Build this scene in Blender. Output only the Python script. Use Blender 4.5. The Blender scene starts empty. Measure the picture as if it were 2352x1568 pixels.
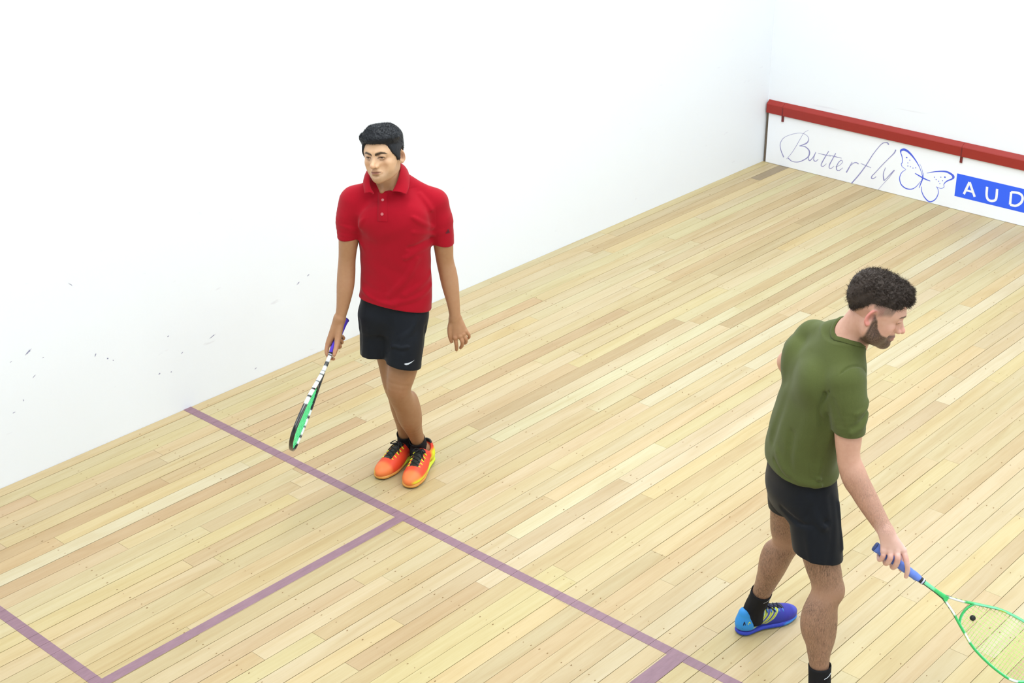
import bpy, math, random
import numpy as np

# ---------------------------------------------------------------- camera, light, exposure
scene = bpy.context.scene
COL = scene.collection
R = math.radians

cam_data = bpy.data.cameras.new('camera')
cam_data.lens = 53.592
cam_data.sensor_width = 36.0
cam_data.clip_start = 0.05
cam_data.clip_end = 60.0
camera = bpy.data.objects.new('camera', cam_data)
camera.location = (6.04944, -9.61479, 3.74223)
camera.rotation_euler = (R(64.7799), R(0.1919), R(41.9307))
COL.objects.link(camera)
scene.camera = camera

world = bpy.data.worlds.new('world')
scene.world = world
world.use_nodes = True
world.node_tree.nodes['Background'].inputs[0].default_value = (0.93, 0.96, 1.0, 1)
world.node_tree.nodes['Background'].inputs[1].default_value = 0.2

def area_light(name, loc, size, power, color=(1, 1, 1), rot=(0, 0, 0)):
    l = bpy.data.lights.new(name, 'AREA')
    l.shape = 'RECTANGLE'
    l.size, l.size_y = size
    l.energy = power
    l.color = color
    o = bpy.data.objects.new(name, l)
    o.location = loc
    o.rotation_euler = rot
    COL.objects.link(o)
    return o

# the lamps of the court: long panels under the ceiling
for lx, ly in ((1.3, -1.9), (5.1, -1.9), (1.3, -5.0), (5.1, -5.0), (1.3, -8.1), (5.1, -8.1)):
    area_light('court_lamp', (lx, ly, 5.55), (1.0, 2.4), 101.0, (0.915, 0.965, 1.0))

scene.view_settings.view_transform = 'Standard'
scene.view_settings.look = 'None'
scene.view_settings.exposure = 0.0
scene.view_settings.gamma = 1.0
scene.view_settings.use_curve_mapping = False

# ---------------------------------------------------------------- helpers
def tag(o, label=None, cat=None, group=None, kind=None):
    if label: o['label'] = label
    if cat: o['category'] = cat
    if group: o['group'] = group
    if kind: o['kind'] = kind
    return o

def link(name, me, mat=None, parent=None):
    o = bpy.data.objects.new(name, me)
    COL.objects.link(o)
    if mat is not None and not me.materials:
        me.materials.append(mat)
    if parent is not None:
        o.parent = parent
    return o

def empty(name, loc=(0, 0, 0), rz=0.0):
    o = bpy.data.objects.new(name, None)
    o.empty_display_size = 0.1
    o.location = loc
    o.rotation_euler = (0, 0, rz)
    COL.objects.link(o)
    return o

def quads_mesh(name, V, F, smooth=True, col=None, alpha=None):
    """mesh from arrays: V (n,3), F (m,4) or (m,3)"""
    V = np.asarray(V, np.float32)
    F = np.asarray(F, np.int32)
    me = bpy.data.meshes.new(name)
    m, k = F.shape
    me.vertices.add(len(V))
    me.vertices.foreach_set('co', V.ravel())
    me.loops.add(m * k)
    me.loops.foreach_set('vertex_index', F.ravel())
    me.polygons.add(m)
    me.polygons.foreach_set('loop_start', np.arange(0, m * k, k, dtype=np.int32))
    me.polygons.foreach_set('use_smooth', np.full(m, smooth, dtype=bool))
    if col is not None:
        a = me.color_attributes.new('Col', 'FLOAT_COLOR', 'POINT')
        c = np.ones((len(V), 4), np.float32)
        c[:, :3] = col
        if alpha is not None: c[:, 3] = alpha
        a.data.foreach_set('color', c.ravel())
    me.update(calc_edges=True)
    me.validate()
    return me

class Bag:
    """collects vertices and polygons of one mesh"""
    def __init__(self):
        self.v, self.f = [], []
    def add(self, vs, fs):
        n = len(self.v)
        self.v += [tuple(map(float, p)) for p in vs]
        self.f += [tuple(i + n for i in f) for f in fs]
    def box(self, lo, hi):
        x0, y0, z0 = lo
        x1, y1, z1 = hi
        self.add([(x0, y0, z0), (x1, y0, z0), (x1, y1, z0), (x0, y1, z0), (x0, y0, z1), (x1, y0, z1), (x1, y1, z1), (x0, y1, z1)],
                 [(0, 3, 2, 1), (4, 5, 6, 7), (0, 1, 5, 4), (1, 2, 6, 5), (2, 3, 7, 6), (3, 0, 4, 7)])
    def tube(self, pts, radii, n=10, caps=True, closed=False, flat=None, up=None):
        """round or flattened tube through pts; flat = (ratio) across the up vector"""
        P = np.asarray(pts, float)
        m = len(P)
        r = np.broadcast_to(np.asarray(radii, float), (m,))
        if closed:
            T = np.roll(P, -1, 0) - np.roll(P, 1, 0)
        else:
            T = np.gradient(P, axis=0)
        T /= np.linalg.norm(T, axis=1, keepdims=True) + 1e-12
        ref = np.asarray(up if up is not None else (0.31, 0.17, 0.93), float)
        A = np.zeros((m, 3)); B = np.zeros((m, 3))
        u = ref - T[0] * (ref @ T[0]); u /= np.linalg.norm(u)
        for i in range(m):
            if up is not None:
                u = ref
            u = u - T[i] * (u @ T[i])
            u = u / (np.linalg.norm(u) + 1e-12)
            A[i] = u
            B[i] = np.cross(T[i], u)
        th = np.linspace(0, 2 * np.pi, n, endpoint=False)
        k = 1.0 if flat is None else flat
        V = P[:, None] + r[:, None, None] * (np.cos(th)[None, :, None] * A[:, None] + k * np.sin(th)[None, :, None] * B[:, None])
        fs = []
        mm = m if closed else m - 1
        for i in range(mm):
            j = (i + 1) % m
            for q in range(n):
                fs.append((i * n + q, i * n + (q + 1) % n, j * n + (q + 1) % n, j * n + q))
        if caps and not closed:
            fs.append(tuple(range(n - 1, -1, -1)))
            fs.append(tuple((m - 1) * n + q for q in range(n)))
        self.add(V.reshape(-1, 3), fs)
    def mesh(self, name, smooth=True):
        me = bpy.data.meshes.new(name)
        me.from_pydata(self.v, [], self.f)
        me.polygons.foreach_set('use_smooth', [smooth] * len(me.polygons))
        me.update()
        return me
    def obj(self, name, mat, parent=None, smooth=True):
        return link(name, self.mesh(name, smooth), mat, parent)

def autosmooth(o, deg=40):
    me = o.data
    me.polygons.foreach_set('use_smooth', [True] * len(me.polygons))
    me.set_sharp_from_angle(angle=R(deg))

def spline(pts, n):
    """Catmull-Rom through pts (any width), n samples per span"""
    P = np.asarray(pts, float)
    if len(P) == 2:
        t = np.linspace(0, 1, n + 1)[:, None]
        return P[0] * (1 - t) + P[1] * t
    Q = np.vstack([2 * P[0] - P[1], P, 2 * P[-1] - P[-2]])
    out = []
    for i in range(1, len(Q) - 2):
        p0, p1, p2, p3 = Q[i - 1:i + 3]
        for t in np.linspace(0, 1, n, endpoint=False):
            out.append(0.5 * (2 * p1 + (p2 - p0) * t + (2 * p0 - 5 * p1 + 4 * p2 - p3) * t * t + (3 * p1 - p0 - 3 * p2 + p3) * t ** 3))
    out.append(P[-1])
    return np.array(out)

def euler3(yaw, pitch, roll):
    """yaw about z, then pitch (face down positive), then roll; degrees"""
    z, x, y = R(yaw), R(pitch), R(roll)
    cz, sz, cx, sx, cy, sy = math.cos(z), math.sin(z), math.cos(x), math.sin(x), math.cos(y), math.sin(y)
    return (np.array([[cz, -sz, 0], [sz, cz, 0], [0, 0, 1]]) @ np.array([[1, 0, 0], [0, cx, -sx], [0, sx, cx]])
            @ np.array([[cy, 0, sy], [0, 1, 0], [-sy, 0, cy]]))

# ---------------------------------------------------------------- signed distance modelling
def smin(a, b, k):
    if k <= 0: return np.minimum(a, b)
    h = np.maximum(k - np.abs(a - b), 0) / k
    return np.minimum(a, b) - h * h * k * 0.25

def axis_coords(lo, hi, coarse, fine):
    """rectilinear coordinates, finer inside the given (lo, hi, step) ranges"""
    out, x = [lo], lo
    while x < hi:
        s = coarse
        for a, b, st in fine:
            if a <= x <= b: s = min(s, st)
            elif x < a: s = min(s, max(st, (a - x) * 0.5 + st))
            else: s = min(s, max(st, (x - b) * 0.35 + st))
        x += s
        out.append(x)
    return np.array(out, np.float32)

class Field:
    def __init__(self, xs, ys, zs):
        self.c = [np.asarray(xs, np.float32), np.asarray(ys, np.float32), np.asarray(zs, np.float32)]
        self.f = np.full([len(a) for a in self.c], 0.06, np.float32)
    def sl(self, lo, hi):
        s = []
        for a in range(3):
            i = max(int(np.searchsorted(self.c[a], lo[a])) - 1, 0)
            j = min(int(np.searchsorted(self.c[a], hi[a])) + 1, len(self.c[a]))
            s.append(slice(i, max(j, i)))
        return tuple(s)
    def grid(self, s):
        x, y, z = (self.c[a][s[a]] for a in range(3))
        return x[:, None, None], y[None, :, None], z[None, None, :]
    def region(self, prim, m):
        s = self.sl(prim.lo - m, prim.hi + m)
        if any(q.stop <= q.start for q in s): return None, None
        return s, prim.d(*self.grid(s)).astype(np.float32)
    def add(self, prim, k=0.01):
        s, d = self.region(prim, max(k, 0.004) + 0.006)
        if s: self.f[s] = smin(self.f[s], d, k)
        return self
    def cut(self, prim, k=0.004):
        s, d = self.region(prim, max(k, 0.004) + 0.006)
        if s: self.f[s] = -smin(-self.f[s], d, k)
        return self
    def push(self, prim, amp, width):
        """raise (amp > 0) or press in (amp < 0) the surface around prim's surface"""
        s, d = self.region(prim, width * 2.6)
        if s: self.f[s] -= amp * np.exp(-(np.maximum(d, 0) / width) ** 2)
        return self
    def warp(self, fn, lo, hi):
        s = self.sl(np.asarray(lo), np.asarray(hi))
        if any(q.stop <= q.start for q in s): return self
        self.f[s] += fn(*self.grid(s)).astype(np.float32)
        return self
    def clip(self, point, normal, k=0.0, lo=None, hi=None):
        """keep the side the normal points away from"""
        p, n = np.asarray(point, float), np.asarray(normal, float)
        n = n / np.linalg.norm(n)
        s = self.sl(lo if lo is not None else [-9] * 3, hi if hi is not None else [9] * 3)
        x, y, z = self.grid(s)
        d = ((x - p[0]) * n[0] + (y - p[1]) * n[1] + (z - p[2]) * n[2]).astype(np.float32)
        self.f[s] = -smin(-self.f[s], -d, k)
        return self
    def mesh(self):
        """surface nets on the rectilinear grid -> V, F"""
        f = self.f
        f[0], f[-1] = 1, 1
        f[:, 0], f[:, -1] = 1, 1
        f[:, :, 0], f[:, :, -1] = 1, 1
        ins = f < 0
        nx, ny, nz = f.shape
        cnt = np.zeros((nx - 1, ny - 1, nz - 1), np.int8)
        for dx in (0, 1):
            for dy in (0, 1):
                for dz in (0, 1):
                    cnt += ins[dx:nx - 1 + dx, dy:ny - 1 + dy, dz:nz - 1 + dz]
        act = np.flatnonzero((cnt > 0) & (cnt < 8))
        sh = cnt.shape
        I, J, K = np.unravel_index(act, sh)
        vals, pos = {}, {}
        X, Y, Z = self.c
        for dx in (0, 1):
            for dy in (0, 1):
                for dz in (0, 1):
                    vals[dx, dy, dz] = f[I + dx, J + dy, K + dz]
        acc = np.zeros((len(act), 3), np.float32)
        num = np.zeros(len(act), np.float32)
        cx = (X[I], X[I + 1]); cy = (Y[J], Y[J + 1]); cz = (Z[K], Z[K + 1])
        corners = list(vals)
        for a in corners:
            for ax in range(3):
                if a[ax] == 1: continue
                b = list(a); b[ax] = 1; b = tuple(b)
                va, vb = vals[a], vals[b]
                m = (va < 0) != (vb < 0)
                t = np.where(m, va / np.where(m, va - vb, 1), 0)
                p0 = np.stack([cx[a[0]], cy[a[1]], cz[a[2]]], 1)
                p1 = np.stack([cx[b[0]], cy[b[1]], cz[b[2]]], 1)
                acc += np.where(m[:, None], p0 + (p1 - p0) * t[:, None], 0)
                num += m
        V = acc / num[:, None]
        idx = np.full(sh[0] * sh[1] * sh[2], -1, np.int32)
        idx[act] = np.arange(len(act), dtype=np.int32)
        idx = idx.reshape(sh)
        quads = []
        for ax in range(3):
            a = [slice(1, -1)] * 3; a[ax] = slice(0, -1)
            b = [slice(1, -1)] * 3; b[ax] = slice(1, None)
            i0, i1 = ins[tuple(a)], ins[tuple(b)]
            e = np.nonzero(i0 != i1)
            flip = i1[e]
            base = [e[0] + 1, e[1] + 1, e[2] + 1]
            base[ax] = e[ax]
            u, w = [(1, 2), (2, 0), (0, 1)][ax]
            q = []
            for du, dw in ((-1, -1), (0, -1), (0, 0), (-1, 0)):
                c = [x.copy() for x in base]
                c[u] = c[u] + du; c[w] = c[w] + dw
                q.append(idx[c[0], c[1], c[2]])
            q = np.stack(q, 1)
            q[flip] = q[flip][:, ::-1]
            quads.append(q)
        F = np.concatenate(quads)
        F = F[(F >= 0).all(1)]
        return V, F
    def sample(self, V):
        """nearest-cell trilinear sample of the field"""
        ijk, t = [], []
        for a in range(3):
            i = np.clip(np.searchsorted(self.c[a], V[:, a]) - 1, 0, len(self.c[a]) - 2)
            ijk.append(i); t.append((V[:, a] - self.c[a][i]) / (self.c[a][i + 1] - self.c[a][i]))
        r = 0
        for dx in (0, 1):
            for dy in (0, 1):
                for dz in (0, 1):
                    w = (t[0] if dx else 1 - t[0]) * (t[1] if dy else 1 - t[1]) * (t[2] if dz else 1 - t[2])
                    r = r + w * self.f[ijk[0] + dx, ijk[1] + dy, ijk[2] + dz]
        return r

class Chain:
    """round (or flattened) limb through points with radii; flat = (axis vector, ratio)"""
    def __init__(self, pts, rad, sub=6, flat=None):
        D = np.hstack([np.asarray(pts, float), np.asarray(rad, float)[:, None]])
        D = spline(D, sub) if sub else D
        self.P, self.r = D[:, :3], np.maximum(D[:, 3], 1e-4)
        self.flat = flat
        m = self.r.max()
        self.lo, self.hi = self.P.min(0) - m, self.P.max(0) + m
        if flat:
            n = np.asarray(flat[0], float); n = n / np.linalg.norm(n)
            self.n, self.s = n, flat[1]
            if flat[1] > 1:
                self.lo = self.lo - m * (flat[1] - 1); self.hi = self.hi + m * (flat[1] - 1)
    def d(self, x, y, z):
        best = None
        P, r = self.P, self.r
        for i in range(len(P) - 1):
            a, b = P[i].copy(), P[i + 1].copy()
            px, py, pz = x - a[0], y - a[1], z - a[2]
            ab = b - a
            if self.flat:
                n, s = self.n, self.s
                q = (px * n[0] + py * n[1] + pz * n[2]) * (1 / s - 1)
                px, py, pz = px + q * n[0], py + q * n[1], pz + q * n[2]
                ab = ab + n * (ab @ n) * (1 / s - 1)
            t = np.clip((px * ab[0] + py * ab[1] + pz * ab[2]) / (ab @ ab + 1e-12), 0, 1)
            vx, vy, vz = px - t * ab[0], py - t * ab[1], pz - t * ab[2]
            L = np.sqrt(vx * vx + vy * vy + vz * vz)
            d = L - (r[i] + (r[i + 1] - r[i]) * t)
            if self.flat:
                g = (vx * n[0] + vy * n[1] + vz * n[2]) / (L + 1e-9) * (1 / s - 1)
                wx, wy, wz = vx / (L + 1e-9) + g * n[0], vy / (L + 1e-9) + g * n[1], vz / (L + 1e-9) + g * n[2]
                d = d / np.sqrt(wx * wx + wy * wy + wz * wz + 1e-6)
            best = d if best is None else np.minimum(best, d)
        return best

class Ell:
    def __init__(self, c, r, M=None):
        self.c, self.r = np.asarray(c, float), np.asarray(r, float)
        self.M = np.eye(3) if M is None else np.asarray(M, float)   # columns = local axes
        e = np.abs(self.M) @ self.r
        self.lo, self.hi = self.c - e, self.c + e
    def d(self, x, y, z):
        px, py, pz = x - self.c[0], y - self.c[1], z - self.c[2]
        M, r = self.M, self.r
        q = [px * M[0, i] + py * M[1, i] + pz * M[2, i] for i in range(3)]
        k0 = np.sqrt(sum((q[i] / r[i]) ** 2 for i in range(3)))
        k1 = np.sqrt(sum((q[i] / r[i] ** 2) ** 2 for i in range(3)))
        return k0 * (k0 - 1) / (k1 + 1e-9)

class Loft:
    """stack of ellipses along a polyline spine: rows (x, y, z, rx, ry, yaw_deg); rings lie across `up`"""
    def __init__(self, rows, up=(0, 0, 1), sub=6, p=2.0, grow=0.0):
        D = spline(np.asarray(rows, float), sub)
        up = np.asarray(up, float); up = up / np.linalg.norm(up)
        self.up, self.p = up, p
        s = D[:, :3] @ up
        o = np.argsort(s)
        self.D, self.s = D[o], s[o]
        self.grow = grow
        m = max(D[:, 3].max(), D[:, 4].max()) + grow
        self.lo, self.hi = D[:, :3].min(0) - m, D[:, :3].max(0) + m
        # axes across up
        self.e0 = np.array([1.0, 0, 0]); self.e0 = self.e0 - up * (self.e0 @ up); self.e0 /= np.linalg.norm(self.e0)
        self.e1 = np.cross(up, self.e0)
    def d(self, x, y, z):
        up, D = self.up, self.D
        h = x * up[0] + y * up[1] + z * up[2]
        h = np.asarray(h)
        hc = np.clip(h, self.s[0], self.s[-1])
        c = [np.interp(hc, self.s, D[:, i]) for i in range(6)]
        px, py, pz = x - c[0], y - c[1], z - c[2]
        u = px * self.e0[0] + py * self.e0[1] + pz * self.e0[2]
        v = px * self.e1[0] + py * self.e1[1] + pz * self.e1[2]
        w = np.deg2rad(c[5]); cw, sw = np.cos(w), np.sin(w)
        u, v = u * cw + v * sw, -u * sw + v * cw
        rx, ry = c[3] + self.grow, c[4] + self.grow
        p = self.p
        au, av = np.abs(u) / rx, np.abs(v) / ry
        k0 = (au ** p + av ** p + 1e-12) ** (1 / p)
        gu, gv = au ** (p - 1) / rx, av ** (p - 1) / ry
        k1 = np.sqrt(gu * gu + gv * gv + 1e-12) / (k0 ** (p - 1) + 1e-9)
        d = (k0 - 1) / (k1 + 1e-9)
        cap = np.abs(h - hc)
        return np.where(cap > 0, np.sqrt(np.maximum(d, 0) ** 2 + cap ** 2), d)

class Slab:
    """half space as a primitive within a box"""
    def __init__(self, point, normal, lo, hi):
        self.p, n = np.asarray(point, float), np.asarray(normal, float)
        self.n = n / np.linalg.norm(n)
        self.lo, self.hi = np.asarray(lo, float), np.asarray(hi, float)
    def d(self, x, y, z):
        return (x - self.p[0]) * self.n[0] + (y - self.p[1]) * self.n[1] + (z - self.p[2]) * self.n[2]

class Frame:
    """places local primitives: p = o + M q"""
    def __init__(self, o, M, s=1.0):
        self.o, self.M, self.s = np.asarray(o, float), np.asarray(M, float), s
    def __call__(self, q):
        return self.o + self.s * (self.M @ np.asarray(q, float))
    def inv(self, V):
        return (np.asarray(V) - self.o) @ self.M / self.s
    def chain(self, pts, rad, sub=6, flat=None):
        fl = None if flat is None else (self.M @ np.asarray(flat[0], float), flat[1])
        return Chain([self(p) for p in pts], [r * self.s for r in rad], sub, fl)
    def ell(self, c, r, rot=None):
        return Ell(self(c), np.asarray(r) * self.s, self.M if rot is None else self.M @ rot)

def rotx(a):
    c, s = math.cos(R(a)), math.sin(R(a)); return np.array([[1, 0, 0], [0, c, -s], [0, s, c]])
def roty(a):
    c, s = math.cos(R(a)), math.sin(R(a)); return np.array([[c, 0, s], [0, 1, 0], [-s, 0, c]])
def rotz(a):
    c, s = math.cos(R(a)), math.sin(R(a)); return np.array([[c, -s, 0], [s, c, 0], [0, 0, 1]])

# ---------------------------------------------------------------- materials
def srgb(r, g, b):
    """0-255 display colour to linear"""
    def f(c):
        c = c / 255.0
        return c / 12.92 if c <= 0.04045 else ((c + 0.055) / 1.055) ** 2.4
    return (f(r), f(g), f(b))

class NT:
    def __init__(self, name):
        self.m = bpy.data.materials.new(name)
        self.m.use_nodes = True
        self.t = self.m.node_tree
        self.b = self.t.nodes['Principled BSDF']
    def n(self, typ, **kw):
        nd = self.t.nodes.new(typ)
        for k, v in kw.items():
            if k.startswith('_'): setattr(nd, k[1:], v)
            else:
                key = int(k[1:]) if k[0] == 'i' and k[1:].isdigit() else k.replace('__', ' ')
                nd.inputs[key].default_value = v
        return nd
    def l(self, a, ao, b, bi):
        self.t.links.new(a.outputs[ao], b.inputs[bi])

def simple(name, col, rough=0.6, spec=0.35, metal=0.0, noise=0.0, scale=30.0, bump=0.0, bscale=400.0, sheen=0.0, coat=0.0):
    q = NT(name)
    q.b.inputs['Base Color'].default_value = (*col, 1)
    q.b.inputs['Roughness'].default_value = rough
    q.b.inputs['Specular IOR Level'].default_value = spec
    q.b.inputs['Metallic'].default_value = metal
    q.b.inputs['Coat Weight'].default_value = coat
    if sheen:
        q.b.inputs['Sheen Weight'].default_value = sheen
        q.b.inputs['Sheen Roughness'].default_value = 0.4
    tc = q.n('ShaderNodeTexCoord')
    if noise:
        nz = q.n('ShaderNodeTexNoise', Scale=scale, Detail=4.0)
        q.l(tc, 'Object', nz, 'Vector')
        mx = q.n('ShaderNodeMix', _data_type='RGBA')
        mx.inputs[6].default_value = (*[c * (1 - noise) for c in col], 1)
        mx.inputs[7].default_value = (*[min(c * (1 + noise), 1) for c in col], 1)
        q.l(nz, 'Fac', mx, 0)
        q.l(mx, 2, q.b, 'Base Color')
    if bump:
        nb = q.n('ShaderNodeTexNoise', Scale=bscale, Detail=2.0)
        q.l(tc, 'Object', nb, 'Vector')
        bp = q.n('ShaderNodeBump', Strength=bump, Distance=0.001)
        q.l(nb, 'Fac', bp, 'Height')
        q.l(bp, 'Normal', q.b, 'Normal')
    return q.m

# ================================================================ ROOM
W, D, H = 6.4, 9.75, 5.8          # a singles court: x along the front wall, y = 0 at the front wall, z up

def wall_material():
    q = NT('white_plaster')
    tc = q.n('ShaderNodeTexCoord')
    n1 = q.n('ShaderNodeTexNoise', Scale=0.9, Detail=5.0, Roughness=0.6)
    q.l(tc, 'Object', n1, 'Vector')
    mx = q.n('ShaderNodeMix', _data_type='RGBA')
    mx.inputs[6].default_value = (0.805, 0.84, 0.885, 1)
    mx.inputs[7].default_value = (0.83, 0.862, 0.90, 1)
    q.l(n1, 'Fac', mx, 0)
    # faint ball scuffs
    mp = q.n('ShaderNodeMapping')
    mp.inputs['Rotation'].default_value = (0.5, 0, 0)
    mp.inputs['Scale'].default_value = (1, 5, 16)
    q.l(tc, 'Object', mp, 'Vector')
    n2 = q.n('ShaderNodeTexNoise', Scale=1.3, Detail=3.0)
    q.l(mp, 'Vector', n2, 'Vector')
    rp = q.n('ShaderNodeMapRange')
    rp.inputs['From Min'].default_value = 0.70
    rp.inputs['From Max'].default_value = 0.80
    q.l(n2, 'Fac', rp, 'Value')
    m2 = q.n('ShaderNodeMix', _data_type='RGBA')
    m2.inputs[7].default_value = (0.72, 0.73, 0.78, 1)
    q.l(rp, 'Result', m2, 0)
    q.l(mx, 2, m2, 6)
    q.l(m2, 2, q.b, 'Base Color')
    q.b.inputs['Roughness'].default_value = 0.7
    nb = q.n('ShaderNodeTexNoise', Scale=60.0, Detail=3.0)
    q.l(tc, 'Object', nb, 'Vector')
    bp = q.n('ShaderNodeBump', Strength=0.15, Distance=0.002)
    q.l(nb, 'Fac', bp, 'Height')
    q.l(bp, 'Normal', q.b, 'Normal')
    return q.m
M_wall = wall_material()

def structure(name, lo, hi, mat):
    b = Bag(); b.box(lo, hi)
    return tag(b.obj(name, mat, smooth=False), kind='structure')
wall_left = structure('wall_left', (-0.15, -D - 0.15, -0.05), (0, 0.15, H), M_wall)
wall_front = structure('wall_front', (0, 0, -0.05), (W, 0.15, H), M_wall)
wall_right = structure('wall_right', (W, -D - 0.15, -0.05), (W + 0.15, 0.15, H), M_wall)
wall_back = structure('wall_back', (0, -D - 0.12, -0.05), (W, -D, 2.13), M_wall)
ceiling = structure('ceiling', (-0.15, -D - 3.0, H), (W + 0.15, 0.15, H + 0.1), simple('ceiling_paint', (0.70, 0.72, 0.74), 0.8))

SCUFFS = [(-6.316,0.636,0.0211,0.0059,30.0),(-5.964,0.493,0.0102,0.0038,62.0),(-5.899,0.45,0.0057,0.0047,-20.0),(-5.869,0.429,0.0042,0.0026,-40.0),(-6.245,0.58,0.0048,0.0024,0.0),(-5.26,0.348,0.0234,0.0035,18.0),(-5.611,0.258,0.0069,0.0044,20.0),(-5.539,0.242,0.0042,0.0042,0.0),(-6.379,0.403,0.0071,0.0024,-80.0),(-6.437,0.36,0.0094,0.0024,5.0),(-6.306,0.503,0.0119,0.0024,30.0),(-4.997,0.062,0.0094,0.0031,20.0),(-4.658,0.46,0.0129,0.0039,30.0),(-4.583,0.484,0.0098,0.0033,20.0),(-6.047,0.896,0.0169,0.0017,-45.0),(-5.534,0.444,0.0069,0.0033,10.0),(-6.412,0.618,0.0069,0.0018,10.0),(-5.46,0.323,0.0085,0.0028,30.0)]
# dark ball marks on the left wall, each a small smear of rubber
scuff = Bag()
for (sy, sz, ln, th, an) in SCUFFS:
    c, s = math.cos(R(an)), math.sin(R(an))
    pts = []
    for k in range(12):
        a = k * math.pi / 6
        u, v = math.cos(a) * ln * (0.8 + 0.35 * math.sin(3.1 * k + ln * 90)), math.sin(a) * th * (0.8 + 0.4 * math.cos(2.3 * k + th * 300))
        pts.append((0.0006, sy + u * c - v * s, sz + u * s + v * c))
    scuff.add(pts, [tuple(range(12))])
tag(scuff.obj('ball_mark', simple('rubber_smear', srgb(142, 142, 168), 0.9), wall_left, smooth=False), kind='stuff')

# ---------------------------------------------------------------- timber floor: one object per board
def plank_material():
    q = NT('pale_hardwood')
    geo = q.n('ShaderNodeNewGeometry')
    oi = q.n('ShaderNodeObjectInfo')
    # grain: noise stretched along the boards (y), shifted per board
    mul = q.n('ShaderNodeMath', _operation='MULTIPLY'); mul.inputs[1].default_value = 37.0
    q.l(oi, 'Random', mul, 0)
    cmb = q.n('ShaderNodeCombineXYZ')
    q.l(mul, 0, cmb, 'X'); q.l(mul, 0, cmb, 'Y'); q.l(mul, 0, cmb, 'Z')
    add = q.n('ShaderNodeVectorMath', _operation='ADD')
    q.l(geo, 'Position', add, 0); q.l(cmb, 'Vector', add, 1)
    def grain(sx, sy, detail, rough=0.6, dist=0.0):
        mp = q.n('ShaderNodeMapping')
        mp.inputs['Scale'].default_value = (sx, sy, 1)
        q.l(add, 'Vector', mp, 'Vector')
        nz = q.n('ShaderNodeTexNoise', Scale=1.0, Detail=detail, Roughness=rough, Distortion=dist)
        q.l(mp, 'Vector', nz, 'Vector')
        return nz
    g1 = grain(26, 1.1, 4, 0.6, 0.6)
    g2 = grain(130, 5.5, 3, 0.7)
    g3 = grain(7, 0.9, 3, 0.55, 1.6)
    def layer(prev, po, fac, fo, col, lo, hi, amt):
        rp = q.n('ShaderNodeMapRange')
        rp.inputs['From Min'].default_value = lo; rp.inputs['From Max'].default_value = hi
        rp.inputs['To Max'].default_value = amt
        q.l(fac, fo, rp, 'Value')
        m = q.n('ShaderNodeMix', _data_type='RGBA', _blend_type='MULTIPLY')
        q.l(rp, 'Result', m, 0)
        q.l(prev, po, m, 6)
        m.inputs[7].default_value = (*col, 1)
        return m
    a = layer(oi, 'Color', g1, 'Fac', (0.90, 0.84, 0.74), 0.42, 0.72, 0.7)
    b = layer(a, 2, g2, 'Fac', (0.90, 0.86, 0.76), 0.45, 0.75, 0.5)
    c = layer(b, 2, g3, 'Fac', (0.88, 0.82, 0.72), 0.48, 0.74, 0.75)
    q.l(c, 2, q.b, 'Base Color')
    rr = q.n('ShaderNodeMapRange')
    rr.inputs['To Min'].default_value = 0.34; rr.inputs['To Max'].default_value = 0.55
    q.l(g1, 'Fac', rr, 'Value'); q.l(rr, 'Result', q.b, 'Roughness')
    q.b.inputs['Specular IOR Level'].default_value = 0.45
    bp = q.n('ShaderNodeBump', Strength=0.12, Distance=0.001)
    q.l(g2, 'Fac', bp, 'Height'); q.l(bp, 'Normal', q.b, 'Normal')
    return q.m
M_plank = plank_material()

floor = structure('floor', (0, -D, -0.06), (W, 0, -0.006), simple('dark_subfloor', srgb(84, 62, 38), 0.9))
PITCH, OFF = 0.0834, 0.0686
plank_me = None
def plank_mesh():
    b = Bag()
    b.box((-0.5, -0.5, -1), (0.5, 0.5, 0))
    return b.mesh('plank', False)
plank_me = plank_mesh()
plank_me.materials.append(M_plank)
rng = random.Random(11)
TONE = {'pale': (212, 198, 166), 'light': (206, 190, 152), 'bright': (207, 188, 143), 'mid': (203, 184, 144), 'tan': (198, 176, 135),
        'brown': (191, 167, 127), 'pink': (197, 175, 139), 'dark': (158, 140, 114)}
WEIGHT = [('pale', 5), ('light', 30), ('bright', 20), ('mid', 32), ('tan', 11), ('brown', 3), ('pink', 4)]
def pick():
    t = rng.uniform(0, sum(w for _, w in WEIGHT))
    for n, w in WEIGHT:
        t -= w
        if t <= 0: return n
    return 'mid'
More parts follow.
